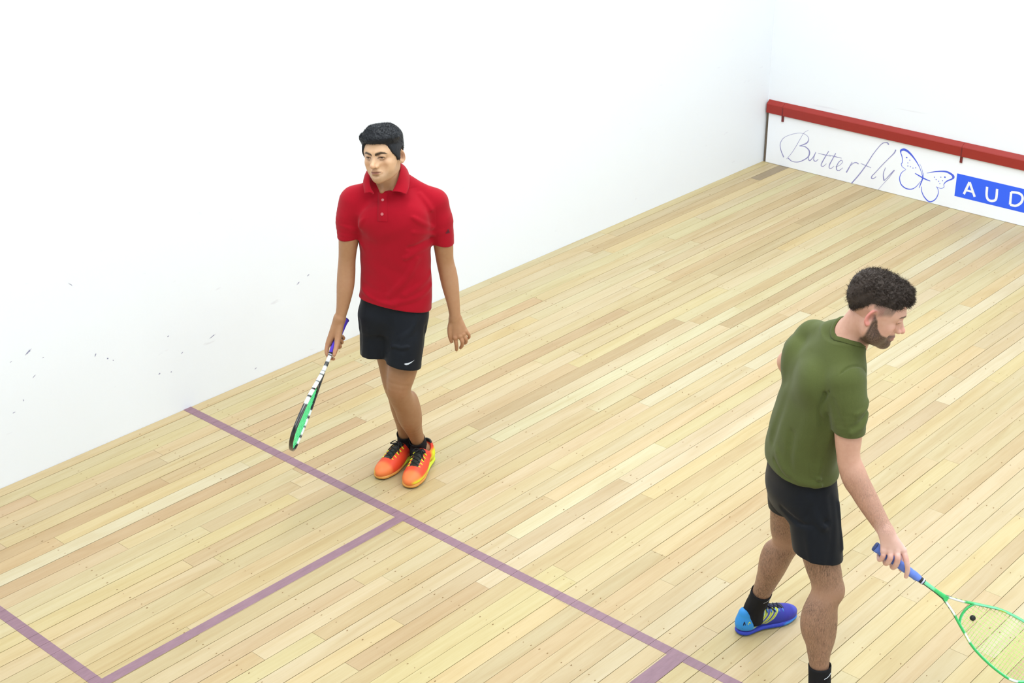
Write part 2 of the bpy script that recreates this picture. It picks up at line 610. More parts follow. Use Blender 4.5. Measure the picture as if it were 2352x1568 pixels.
# board ends read off the photograph: row -> list of y; tones: (row, y) -> tone
from collections import defaultdict
ENDS = defaultdict(list)
for r_, y_ in ((5, -6.0), (6, -6.64), (13, -6.365), (11, -5.6), (9, -6.472), (1, -6.512), (11, -6.14), (18, -6.66), (22, -6.587), (26, -5.626),
               (28, -5.308), (33, -5.081), (21, -5.963), (24, -5.25), (26, -6.385), (17, -5.117), (25, -4.528), (16, -4.638), (22, -3.094), (12, -3.575),
               (17, -3.611), (24, -4.131), (1, -0.411), (10, -0.993)):
    ENDS[r_].append(y_)
FORCE = {(5, -6.4): 'brown', (7, -6.25): 'pale', (7, -5.2): 'light', (13, -6.6): 'bright', (11, -5.8): 'tan', (18, -7.2): 'tan', (22, -7.0): 'tan', (26, -5.9): 'brown',
         (28, -5.6): 'bright', (28, -5.0): 'tan', (24, -5.0): 'pale', (25, -4.9): 'pink', (16, -4.0): 'pale', (22, -2.6): 'pale', (12, -4.0): 'light',
         (17, -4.0): 'light', (24, -4.4): 'pale', (14, -4.1): 'brown', (14, -3.0): 'brown', (1, -0.2): 'dark', (10, -0.6): 'brown', (11, -0.7): 'tan', (17, -0.6): 'brown',
         (23, -0.5): 'pink', (6, -0.7): 'tan', (6, -6.9): 'tan', (8, -6.2): 'brown', (28, -1.7): 'pale', (29, -1.1): 'pale', (33, -5.4): 'mid', (34, -5.4): 'pink', (31, -5.2): 'pink',
         (32, -5.3): 'tan', (36, -4.3): 'mid', (12, -6.9): 'bright'}
def off_frame(x, y):
    """how far this spot of the floor lies from the middle of the picture (1 = at its border)"""
    q = (np.array([x, y, 0.0]) - CAM_P) @ CAM_M
    if q[2] > -0.2: return 99.0
    return max(abs(q[0] / -q[2]) * 3501.35 / 1176, abs(q[1] / -q[2]) * 3501.35 / 784)
def in_view(x, y):
    return off_frame(x, y) < 1.06
boards = []
CAM_P = np.array([6.04944, -9.61479, 3.74223])
from mathutils import Euler
CAM_M = np.array(Euler((R(64.7799), R(0.1919), R(41.9307)), 'XYZ').to_matrix())
rest = Bag()
n_planks = 0
row = -1
while OFF + row * PITCH < W:
    x0, x1 = max(OFF + row * PITCH, 0.0), min(OFF + (row + 1) * PITCH, W)
    if x1 - x0 > 0.01:
        cuts = sorted(ENDS.get(row, []), reverse=True)
        pts, y = [0.0], 0.0
        stops = cuts + [-D]
        y = -0.0
        for s_ in stops:
            while y - s_ > 3.3:
                y -= rng.uniform(1.3, 2.9)
                if y - s_ < 0.7: y = s_ + rng.uniform(0.8, 1.2)
                pts.append(y)
            pts.append(s_); y = s_
        for ya, yb in zip(pts[:-1], pts[1:]):
            t = pick()
            if x1 < 1.6 and ya < -4.5 and t in ('pale', 'bright', 'light') and rng.random() < 0.6: t = rng.choice(('mid', 'tan', 'mid'))  # near-left boards picked tanner, partly light falloff put into the wood tones
            for (fr, fy), ft in FORCE.items():
                if fr == row and yb <= fy <= ya: t = ft
            g = rng.choice((0.0005, 0.0008, 0.0012, 0.0016))
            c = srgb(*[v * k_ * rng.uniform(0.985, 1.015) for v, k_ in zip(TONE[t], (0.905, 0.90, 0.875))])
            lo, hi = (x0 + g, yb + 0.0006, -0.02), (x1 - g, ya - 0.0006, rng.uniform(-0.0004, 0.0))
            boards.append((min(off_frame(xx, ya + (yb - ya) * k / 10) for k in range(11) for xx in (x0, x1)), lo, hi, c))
    row += 1
boards.sort(key=lambda q: q[0])
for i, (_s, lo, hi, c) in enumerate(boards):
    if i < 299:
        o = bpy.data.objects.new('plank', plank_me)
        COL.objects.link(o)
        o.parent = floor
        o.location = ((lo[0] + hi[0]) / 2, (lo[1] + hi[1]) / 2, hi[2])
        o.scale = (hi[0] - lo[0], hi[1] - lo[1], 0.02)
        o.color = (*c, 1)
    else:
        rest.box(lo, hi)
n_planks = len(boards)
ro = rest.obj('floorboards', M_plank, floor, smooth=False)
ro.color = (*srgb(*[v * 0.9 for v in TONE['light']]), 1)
tag(ro, kind='stuff')
print('planks', n_planks)

# nail holes stopped with dark filler, two to a board on every joist
nails = Bag()
for jy in (-0.47, -0.91, -1.355, -1.80, -2.24, -2.684, -3.15, -3.584, -4.025, -4.468, -4.925, -5.364, -5.806, -6.23, -6.686, -7.13, -7.57):
    for r_ in range(-1, 60):
        for fx in (0.26, 0.79):
            if rng.random() < 0.1: continue
            x = OFF + (r_ + fx) * PITCH + rng.uniform(-0.006, 0.006)
            y = jy + rng.uniform(-0.007, 0.007)
            if not 0.02 < x < W or not in_view(x, y): continue
            s_ = rng.uniform(0.6, 1.15)
            a_ = rng.uniform(-0.3, 0.3)
            pts = []
            for k in range(7):
                t = k * 2 * math.pi / 7
                u, v = math.cos(t) * 0.0026 * s_, math.sin(t) * 0.0048 * s_
                pts.append((x + u * math.cos(a_) - v * math.sin(a_), y + u * math.sin(a_) + v * math.cos(a_), 0.0004))
            nails.add(pts, [tuple(range(7))])
tag(nails.obj('nail_hole', simple('dark_filler', srgb(128, 100, 62), 0.8), floor, smooth=False), kind='stuff')

# painted lines, broken at the board joints
def line_material():
    q = NT('worn_maroon_paint')
    geo = q.n('ShaderNodeNewGeometry')
    mp = q.n('ShaderNodeMapping'); mp.inputs['Scale'].default_value = (60, 12, 1)
    q.l(geo, 'Position', mp, 'Vector')
    nz = q.n('ShaderNodeTexNoise', Scale=1.0, Detail=5.0, Roughness=0.65)
    q.l(mp, 'Vector', nz, 'Vector')
    mx = q.n('ShaderNodeMix', _data_type='RGBA')
    mx.inputs[6].default_value = (*srgb(112, 82, 93), 1)
    mx.inputs[7].default_value = (*srgb(150, 117, 127), 1)
    q.l(nz, 'Fac', mx, 0)
    q.l(mx, 2, q.b, 'Base Color')
    q.b.inputs['Roughness'].default_value = 0.5
    return q.m
M_line = line_material()
def floor_line(name, xa, xb, ya, yb):
    b = Bag()
    x = xa
    k = math.ceil((xa - OFF) / PITCH + 1e-6)
    cuts = [xa]
    while OFF + k * PITCH < xb - 1e-4:
        cuts.append(OFF + k * PITCH); k += 1
    cuts.append(xb)
    for a, c in zip(cuts[:-1], cuts[1:]):
        ga = 0.0006 if a > xa else 0
        gb = 0.0006 if c < xb else 0
        b.box((a + ga, ya, 0.0), (c - gb, yb, 0.0007))
    return b.obj(name, M_line, floor, smooth=False)
floor_line('short_line', 0.0, W, -5.49, -5.44)
floor_line('service_box_side_line', 1.60, 1.65, -7.14, -5.4902)
floor_line('service_box_back_line', 0.0, 1.5998, -7.14, -7.09)
floor_line('half_court_line', 3.163, 3.237, -D, -5.4902)

# ---------------------------------------------------------------- the tin below the front wall
tin = empty('tin_board', (0.027, 0, 0))
tag(tin, 'long white board with red top rail at foot of front wall', 'board')
tx = 0.027
def tin_part(b, name, mat, parent=tin, smooth=False):
    b.v = [(x - tx, y, z) for x, y, z in b.v]
    return b.obj(name, mat, parent, smooth)
M_panel = simple('white_sheet', (0.88, 0.905, 0.95), 0.45, noise=0.015, scale=5)
b = Bag(); b.box((0.027, -0.020, 0.002), (6.375, -0.008, 0.40)); panel = tin_part(b, 'panel', M_panel)
b = Bag(); b.box((0.006, -0.014, 0.0), (0.027, -0.001, 0.40)); tin_part(b, 'side_gap_strip', simple('shaded_wood_edge', srgb(104, 92, 78), 0.9, noise=0.35, scale=40))  # gap beside the panel: wood edge with the gap's shade in its colour
M_rail = simple('red_gloss_paint', srgb(148, 42, 34), 0.42, noise=0.05, scale=12)
b = Bag()
prof = [(-0.001, 0.392), (-0.034, 0.392), (-0.036, 0.394), (-0.036, 0.458), (-0.033, 0.464), (-0.006, 0.486), (-0.001, 0.487)]
n = len(prof)
def rail_piece(xa, xb):
    vs = [(x, y, z) for x in (xa, xb) for y, z in prof]
    b.add(vs, [(i, (i + 1) % n, n + (i + 1) % n, n + i) for i in range(n)] + [tuple(range(n - 1, -1, -1)), tuple(range(n, 2 * n))])
seams = [0.012, 0.154, 1.608, 3.062, 4.516, 5.97, 6.385]
for xa, xb in zip(seams[:-1], seams[1:]):
    b = Bag(); rail_piece(xa + 0.0008, xb - 0.0008); tin_part(b, 'top_rail', M_rail)
M_clip = simple('dark_red_paint', srgb(112, 40, 38), 0.5)
for x in seams[1:-1]:
    b = Bag()
    b.box((x - 0.0085, -0.028, 0.345), (x + 0.0085, -0.0185, 0.393))
    b.box((x - 0.004, -0.0372, 0.392), (x + 0.004, -0.034, 0.452))
    tin_part(b, 'bracket', M_clip)
def stroke(b, pts, w0, w1=None, y=-0.0209, n=6, prof=None):
    """flat brush stroke on the panel; prof = widths along it"""
    P = spline(pts, n) if len(pts) > 2 else spline(pts, 6)
    T = np.gradient(P, axis=0); T /= np.linalg.norm(T, axis=1, keepdims=True) + 1e-9
    N = np.stack([-T[:, 1], T[:, 0]], 1)
    t = np.linspace(0, 1, len(P))
    w = np.interp(t, np.linspace(0, 1, len(prof)), prof) if prof is not None else np.full(len(P), w0)
    A, B_ = P + N * w[:, None] / 2, P - N * w[:, None] / 2
    vs = [(p[0], y, p[1]) for p in A] + [(p[0], y, p[1]) for p in B_]
    m = len(P)
    b.add(vs, [(i, m + i, m + i + 1, i + 1) for i in range(m - 1)])
SCRIPT = {
    'B_stem': [(0.3794,0.3253),(0.3436,0.2962),(0.3175,0.2471),(0.2829,0.1758),(0.2473,0.1129),(0.2121,0.0645)],
    'B_loop': [(0.1855,0.0717),(0.1549,0.1253),(0.1467,0.1725),(0.1756,0.2246),(0.2442,0.2655),(0.3137,0.2891),(0.3649,0.2843),(0.3873,0.2618),(0.38,0.2312),(0.3515,0.2087),(0.3125,0.1886)],
    'B_bowl': [(0.3125,0.1886),(0.3631,0.193),(0.4009,0.1691),(0.3996,0.1277),(0.3623,0.0902),(0.3135,0.0628),(0.2626,0.0562),(0.2248,0.0738)],
    'u1': [(0.4091,0.1572),(0.3998,0.1259),(0.3999,0.1031),(0.4146,0.0971),(0.4382,0.127),(0.4583,0.1715)],
    'u2': [(0.4583,0.1715),(0.4453,0.1268),(0.4485,0.1037),(0.4677,0.1043),(0.483,0.1232)],
    't1': [(0.5655,0.202),(0.5387,0.149),(0.5156,0.0984),(0.5135,0.0779),(0.5316,0.0773),(0.5552,0.1027)],
    't1c': [(0.4789,0.1669),(0.5869,0.1668)],
    't2': [(0.6253,0.1996),(0.601,0.1446),(0.5832,0.1025),(0.5818,0.0767),(0.5997,0.0771),(0.6214,0.0992)],
    't2c': [(0.5683,0.1736),(0.6773,0.1722)],
    'e': [(0.6337,0.0956),(0.6663,0.1156),(0.6881,0.1439),(0.6769,0.1568),(0.6572,0.1371),(0.6428,0.1031),(0.6454,0.0773),(0.6655,0.0746),(0.6943,0.1019)],
    'r1': [(0.7665,0.163),(0.7452,0.1133),(0.7268,0.073)],
    'r2': [(0.7474,0.121),(0.7752,0.1542),(0.7983,0.1656),(0.8202,0.1606)],
    'f': [(1.0449,0.3546),(1.0295,0.3661),(0.9935,0.3524),(0.9565,0.3023),(0.9203,0.2415),(0.881,0.1616),(0.8318,0.0788),(0.7768,-0.0017)],
    'fc': [(0.8369,0.1679),(0.9251,0.1536)],
    'l': [(1.1048,0.3298),(1.0932,0.3011),(1.0565,0.2536),(1.0111,0.195),(0.9659,0.1316),(0.9384,0.094),(0.9364,0.0774),(0.9508,0.0772),(0.9725,0.0974)],
    'y1': [(1.0392,0.1809),(1.0272,0.1365),(1.0306,0.1062),(1.0391,0.0814)],
    'y2': [(1.0391,0.0814),(1.063,0.1136),(1.0874,0.1475),(1.1112,0.1777)],
    'y3': [(1.1112,0.1777),(1.0768,0.1167),(1.036,0.0583),(0.9934,-0.0046)],
}
EMBLEM = {
    'ul': [(1.1446,0.3166),(1.1454,0.3334),(1.1719,0.3443),(1.2104,0.3309),(1.2614,0.2899),(1.3043,0.2386),(1.3349,0.1757)],
    'ui': [(1.1446,0.3166),(1.1605,0.2834),(1.1661,0.2515),(1.1591,0.2324),(1.1704,0.2156),(1.1977,0.2042)],
    'll': [(1.1981,0.2016),(1.169,0.1713),(1.1581,0.1291),(1.1744,0.0859),(1.2143,0.0642),(1.2603,0.0688),(1.294,0.0961),(1.3234,0.1424)],
    'mid': [(1.2734,0.1906),(1.3021,0.1813),(1.3354,0.1715),(1.3683,0.1641),(1.396,0.1609)],
    'ur': [(1.3623,0.2125),(1.4315,0.2394),(1.5014,0.2552),(1.5473,0.2458),(1.5654,0.2301),(1.5586,0.2139)],
    'ur2': [(1.5586,0.2139),(1.5191,0.1876),(1.5018,0.1619),(1.5045,0.1408),(1.482,0.126),(1.4454,0.1296)],
    'lr': [(1.3334,0.1053),(1.3417,0.0676),(1.3693,0.0301),(1.4104,0.0091),(1.4499,0.0361),(1.4668,0.0822),(1.4607,0.1158),(1.4469,0.1317)],
    'body': [(1.3177,0.091),(1.328,0.1347),(1.3363,0.1717),(1.3339,0.206)],
    'ant': [(1.3323,0.2039),(1.3185,0.2417),(1.3007,0.2682)],
}
LETTERS = {
    'A1': [(1.6582,0.125),(1.6886,0.2206),(1.7402,0.1246)],
    'A2': [(1.6725,0.1568),(1.7202,0.156)],
    'U': [(1.8198,0.217),(1.8248,0.1559),(1.8408,0.128),(1.8706,0.1257),(1.8952,0.147),(1.8936,0.2189)],
    'D': [(1.9958,0.2193),(2.0002,0.1306),(2.0407,0.1319),(2.0737,0.1602),(2.0819,0.1959),(2.0658,0.2198),(2.0339,0.2249),(1.9958,0.2193)],
}
DOTS = [(1.1949,0.291),(1.2215,0.2768),(1.2085,0.2538),(1.2112,0.2317),(1.2316,0.231),(1.2526,0.2252),(1.273,0.2315),(1.5023,0.214),(1.4717,0.207),(1.488,0.1847),(1.4597,0.1739),(1.4706,0.159),(1.4388,0.1821),(1.4234,0.1959)]
M_script = simple('violet_grey_print', srgb(146, 144, 192), 0.6)
THIN = (0.003, 0.006, 0.003)
WID = {'B_stem': (.002, .004, .003), 'B_loop': (.009, .006, .003, .003, .004, .010, .004), 'B_bowl': (.004, .008, .012, .008, .006, .005, .009), 'u1': (.004, .008, .005), 'u2': (.003, .008, .003),
       't1': (.006, .008, .006, .003), 't2': (.006, .008, .006, .003), 'e': (.003, .004, .006, .008, .003), 'r1': (.004, .008, .009), 'r2': (.003, .006, .008), 'f': (.012, .006, .005, .006, .008, .009),
       'l': (.010, .005, .005, .008, .004), 'y1': (.004, .007, .012), 'y2': (.004, .006, .009), 'y3': (.003, .003, .002)}
b = Bag()
for i, (k, pts) in enumerate(SCRIPT.items()):
    stroke(b, pts, 0.004, prof=WID.get(k, THIN), y=-0.0203 - 0.00004 * i)
tin_part(b, 'script_lettering', M_script, panel)
M_emblem = simple('blue_print', srgb(78, 100, 222), 0.6)
b = Bag()
EW = {'ul': (.010, .014, .018, .016, .010, .005, .003), 'ui': (.007, .003), 'll': (.003, .006, .009, .006, .003), 'mid': (.006, .011, .005), 'ur': (.003, .008, .014, .018, .012), 'ur2': (.010, .004, .003),
      'lr': (.004, .009, .006, .003), 'body': (.004, .010, .005), 'ant': (.003, .0015)}
for i, (k, pts) in enumerate(EMBLEM.items()):
    stroke(b, pts, 0.006, prof=EW[k], y=-0.0203 - 0.00004 * i)
for i, (x, z) in enumerate(DOTS):
    r_ = 0.0062 if i in (0, 7) else 0.0038
    b.add([(x + r_ * math.cos(a), -0.0204, z + r_ * math.sin(a)) for a in np.linspace(0, 2 * math.pi, 9)[:-1]], [tuple(range(8))])
tin_part(b, 'butterfly_emblem', M_emblem, panel)
b = Bag(); b.box((1.590, -0.0206, 0.096), (3.02, -0.0195, 0.262))
tin_part(b, 'blue_block', simple('royal_blue_print', srgb(52, 98, 240), 0.5), panel)
M_white = simple('white_print', (0.86, 0.87, 0.9), 0.5)
b = Bag(); stroke(b, LETTERS['A1'][:2], .0175, y=-.0210); stroke(b, LETTERS['A1'][1:], .0175, y=-.02104); stroke(b, LETTERS['A2'], .0145, y=-.02108)
tin_part(b, 'letter', M_white, panel)
b = Bag(); stroke(b, LETTERS['U'], .0175, y=-.0210); tin_part(b, 'letter', M_white, panel)
b = Bag(); stroke(b, LETTERS['D'][:2], .0175, y=-.0210); stroke(b, LETTERS['D'][1:], .0175, y=-.02104); tin_part(b, 'letter', M_white, panel)

# ================================================================ PEOPLE: shared builders
SKIN_SEED = [0]
def skin_material(name, hairy=0.0):
    q = NT(name)
    at = q.n('ShaderNodeAttribute', _attribute_name='Col')
    tc = q.n('ShaderNodeTexCoord')
    nz = q.n('ShaderNodeTexNoise', Scale=55.0, Detail=4.0)
    q.l(tc, 'Object', nz, 'Vector')
    mx = q.n('ShaderNodeMix', _data_type='RGBA', _blend_type='MULTIPLY')
    mx.inputs[7].default_value = (0.90, 0.82, 0.80, 1)
    rp = q.n('ShaderNodeMapRange')
    rp.inputs['From Min'].default_value = 0.35; rp.inputs['From Max'].default_value = 0.75
    rp.inputs['To Max'].default_value = 0.55
    q.l(nz, 'Fac', rp, 'Value'); q.l(rp, 'Result', mx, 0)
    q.l(at, 'Color', mx, 6)
    # fine body hair where the mesh's mask (alpha) asks for it
    mp = q.n('ShaderNodeMapping'); mp.inputs['Scale'].default_value = (330, 330, 62)
    q.l(tc, 'Object', mp, 'Vector')
    nh = q.n('ShaderNodeTexNoise', Scale=1.0, Detail=5.0, Roughness=0.7, Distortion=0.8)
    q.l(mp, 'Vector', nh, 'Vector')
    rh = q.n('ShaderNodeMapRange')
    rh.inputs['From Min'].default_value = 0.38; rh.inputs['From Max'].default_value = 0.66
    rh.inputs['To Max'].default_value = hairy
    q.l(nh, 'Fac', rh, 'Value')
    nl = q.n('ShaderNodeTexNoise', Scale=14.0, Detail=2.0)
    q.l(tc, 'Object', nl, 'Vector')
    rl = q.n('ShaderNodeMapRange')
    rl.inputs['From Min'].default_value = 0.3; rl.inputs['From Max'].default_value = 0.7
    rl.inputs['To Min'].default_value = 0.45
    q.l(nl, 'Fac', rl, 'Value')
    mm0 = q.n('ShaderNodeMath', _operation='MULTIPLY'); q.l(rh, 'Result', mm0, 0); q.l(rl, 'Result', mm0, 1)
    mm = q.n('ShaderNodeMath', _operation='MULTIPLY'); q.l(mm0, 0, mm, 0); q.l(at, 'Alpha', mm, 1)
    mh = q.n('ShaderNodeMix', _data_type='RGBA')
    mh.inputs[7].default_value = (*srgb(72, 54, 45), 1)
    q.l(mm, 0, mh, 0); q.l(mx, 2, mh, 6)
    q.l(mh, 2, q.b, 'Base Color')
    q.b.inputs['Roughness'].default_value = 0.46
    q.b.inputs['Specular IOR Level'].default_value = 0.42
    q.b.inputs['Subsurface Weight'].default_value = 0.08
    q.b.inputs['Subsurface Radius'].default_value = (0.012, 0.005, 0.003)
    q.b.inputs['Subsurface Scale'].default_value = 0.5
    nb = q.n('ShaderNodeTexNoise', Scale=260.0, Detail=2.0)
    q.l(tc, 'Object', nb, 'Vector')
    bp = q.n('ShaderNodeBump', Strength=0.12, Distance=0.001)
    q.l(nb, 'Fac', bp, 'Height'); q.l(bp, 'Normal', q.b, 'Normal')
    return q.m

def col_material(name, rough=0.6, spec=0.35, sheen=0.0, weave=0.0, wscale=900.0, coat=0.0):
    """colour from the mesh's own colour attribute (the dye of the thing), with a woven bump"""
    q = NT(name)
    at = q.n('ShaderNodeAttribute', _attribute_name='Col')
    q.l(at, 'Color', q.b, 'Base Color')
    q.b.inputs['Roughness'].default_value = rough
    q.b.inputs['Specular IOR Level'].default_value = spec
    q.b.inputs['Coat Weight'].default_value = coat
    if sheen:
        q.b.inputs['Sheen Weight'].default_value = sheen
        q.b.inputs['Sheen Roughness'].default_value = 0.45
    if weave:
        tc = q.n('ShaderNodeTexCoord')
        nb = q.n('ShaderNodeTexNoise', Scale=wscale, Detail=2.0)
        q.l(tc, 'Object', nb, 'Vector')
        bp = q.n('ShaderNodeBump', Strength=weave, Distance=0.001)
        q.l(nb, 'Fac', bp, 'Height'); q.l(bp, 'Normal', q.b, 'Normal')
    return q.m

def cloth_material(name, col, col2, rough=0.9, spec=0.12, sheen=0.1):
    q = NT(name)
    tc = q.n('ShaderNodeTexCoord')
    nz = q.n('ShaderNodeTexNoise', Scale=420.0, Detail=3.0)
    q.l(tc, 'Object', nz, 'Vector')
    mx = q.n('ShaderNodeMix', _data_type='RGBA')
    mx.inputs[6].default_value = (*col, 1); mx.inputs[7].default_value = (*col2, 1)
    q.l(nz, 'Fac', mx, 0); q.l(mx, 2, q.b, 'Base Color')
    q.b.inputs['Roughness'].default_value = rough
    q.b.inputs['Specular IOR Level'].default_value = spec
    q.b.inputs['Sheen Weight'].default_value = sheen
    q.b.inputs['Sheen Roughness'].default_value = 0.5
    bp = q.n('ShaderNodeBump', Strength=0.25, Distance=0.0008)
    q.l(nz, 'Fac', bp, 'Height'); q.l(bp, 'Normal', q.b, 'Normal')
    return q.m

def smooth01(x, a, b):
    t = np.clip((x - a) / (b - a), 0, 1)
    return t * t * (3 - 2 * t)

def vnoise(V, s, seed=0):
    """cheap smooth pseudo noise on points, about -1..1"""
    x, y, z = V[:, 0] * s + seed, V[:, 1] * s + seed * 1.7, V[:, 2] * s - seed
    return (np.sin(x * 1.7 + 1.3 * np.sin(y * 1.1)) + np.sin(y * 1.9 + 1.5 * np.sin(z * 1.3)) + np.sin(z * 1.6 + 1.2 * np.sin(x * 0.9))) / 3

def mixc(c, col, m):
    return c * (1 - m[:, None]) + np.asarray(col)[None] * m[:, None]

# ---------------------------------------------------------------- head: -y is the face, +x the person's left, z = 0 at the eyes
def add_head(F, fr, o):
    g = o.get
    a = F.add
    zk = g('zk', .95)
    def zz_(p):
        p = np.asarray(p, float)
        return (p[0], p[1], p[2] * zk) if p[2] < -.03 else tuple(p)
    def e(p, r, rot=None): return fr.ell(zz_(p), r, rot)
    def c(pts, rad, sub=6, flat=None): return fr.chain([zz_(p) for p in pts], rad, sub, flat)
    a(e((0, .014, .034), (.073, .093, .082)), 0)
    a(e((0, -.034, .034), (.063, .062, .062)), .03)
    a(e((0, -.028, -.030), (.060, .064, .080)), .03)
    jw = g('jaw', 1.0)
    for s in (-1, 1):
        a(c([(s * .060, .002, -.040), (s * .056 * jw, -.006, -.078), (s * .034, -.052, -.101), (0, -.078, -.106)], [.012, .015, .015, .016], 4), .03)
        a(e((s * .047, -.056, -.029), (.020, .023, .017)), .025)                # cheekbones
        a(e((s * .040, -.050, -.060), (.022, .026, .026)), .03)
        a(c([(s * .048, -.070, .012), (s * .032, -.087, .020), (s * .014, -.0945, .017)], [.008, .0095, .009], 4), .02)   # brow ridge
        a(e((s * .060, -.020, .02), (.016, .035, .04)), .03)
    a(e((0, -.082, -.104), (.021, .017, .016)), .02)                            # chin
    a(e((0, -.072, -.070), (.036, .029, .030)), .025)                           # muzzle
    for s in (-1, 1):
        F.cut(e((s * .032, -.103, -.003), (.0195, .020, .0125)), .014)          # orbits
        F.cut(e((s * .041, -.100, -.062), (.014, .020, .022)), .02)
    for s in (-1, 1):                                                            # eyeballs and lids
        a(e((s * .032, -.0775, -.003), (.0135, .0125, .0125)), .001)
        k = g('lid', .5)       # 0 open .. 1 shut
        z_up = .0062 - .0105 * k
        up = [(s * .0175, -.0855, -.004), (s * .024, -.0905, z_up * .7 - .0015), (s * .032, -.0925, z_up), (s * .040, -.0895, z_up * .6), (s * .0465, -.082, -.003)]
        a(c(up, [.0022, .0030, .0033, .0032, .0024], 4), .004)
        a(c([(p[0], p[1] + .001, p[2] + .0045) for p in up], [.0025, .004, .0046, .0042, .003], 4), .005)
        lo = [(s * .0175, -.0855, -.005), (s * .024, -.0892, -.0092), (s * .032, -.0900, -.0112), (s * .040, -.0872, -.0095), (s * .0465, -.082, -.004)]
        a(c(lo, [.0020, .0026, .0028, .0027, .0020], 4), .004)
    nl = g('nose', 1.0)
    a(c([(0, -.088, .014), (0, -.0965, -.006), (0, -.0965 - .0125 * nl, -.024), (0, -.1015 - .0165 * nl, -.0385)], [.0085, .0078, .0088, .0100], 5), .012)
    a(e((0, -.1035 - .0165 * nl, -.041), (.0112, .0108, .0098)), .008)
    for s in (-1, 1):
        a(e((s * .0125, -.101 - .004 * nl, -.0455), (.0078, .0115, .0075)), .006)
        a(c([(s * .012, -.089, -.012), (s * .014, -.093, -.032)], [.008, .009], 0), .015)
        F.cut(e((s * .0062, -.1085 - .007 * nl, -.0525), (.0032, .0055, .0035)), .003)
    a(c([(-.0255, -.0895, -.0735), (-.012, -.0995, -.0695), (0, -.1010, -.0700), (.012, -.0995, -.0695), (.0255, -.0895, -.0735)], [.0030, .0052, .0052, .0052, .0030], 4), .006)
    a(c([(-.0235, -.0895, -.0765), (-.011, -.0985, -.0805), (0, -.1000, -.0815), (.011, -.0985, -.0805), (.0235, -.0895, -.0765)], [.0030, .0058, .0064, .0058, .0030], 4), .006)
    F.cut(c([(-.0265, -.0930, -.0750), (-.012, -.1050, -.0748), (0, -.1065, -.0746), (.012, -.1050, -.0748), (.0265, -.0930, -.0750)], [.0012, .0016, .0017, .0016, .0012], 4), .003)
    F.cut(e((0, -.106, -.0915), (.016, .010, .005)), .008)                        # dip under the lip
    for s in (-1, 1):                                                            # ears
        rt = rotz(-s * g('flare', 32)) @ rotx(12)
        ec = np.array([s * .0765, .010, g('earz', -.010)])
        a(e(ec, (.0065, .0185, .0315), rt), .006)
        F.cut(e(ec + rt @ np.array([s * .0075, -.002, .002]), (.0080, .0105, .0185), rt), .003)
        rim = []
        for th in np.linspace(-115, 175, 12):
            t = R(th)
            rim.append(ec + rt @ np.array([s * .004, .0165 * math.cos(t) , .0290 * math.sin(t)]))
        a(c(rim, [.0032] * 5 + [.0040] * 7, 2), .003)
        a(e(ec + rt @ np.array([s * .002, -.004, -.027]), (.0055, .008, .0085), rt), .005)   # lobe
        a(e(ec + rt @ np.array([s * .003, -.0155, -.004]), (.004, .005, .008), rt), .004)   # tragus

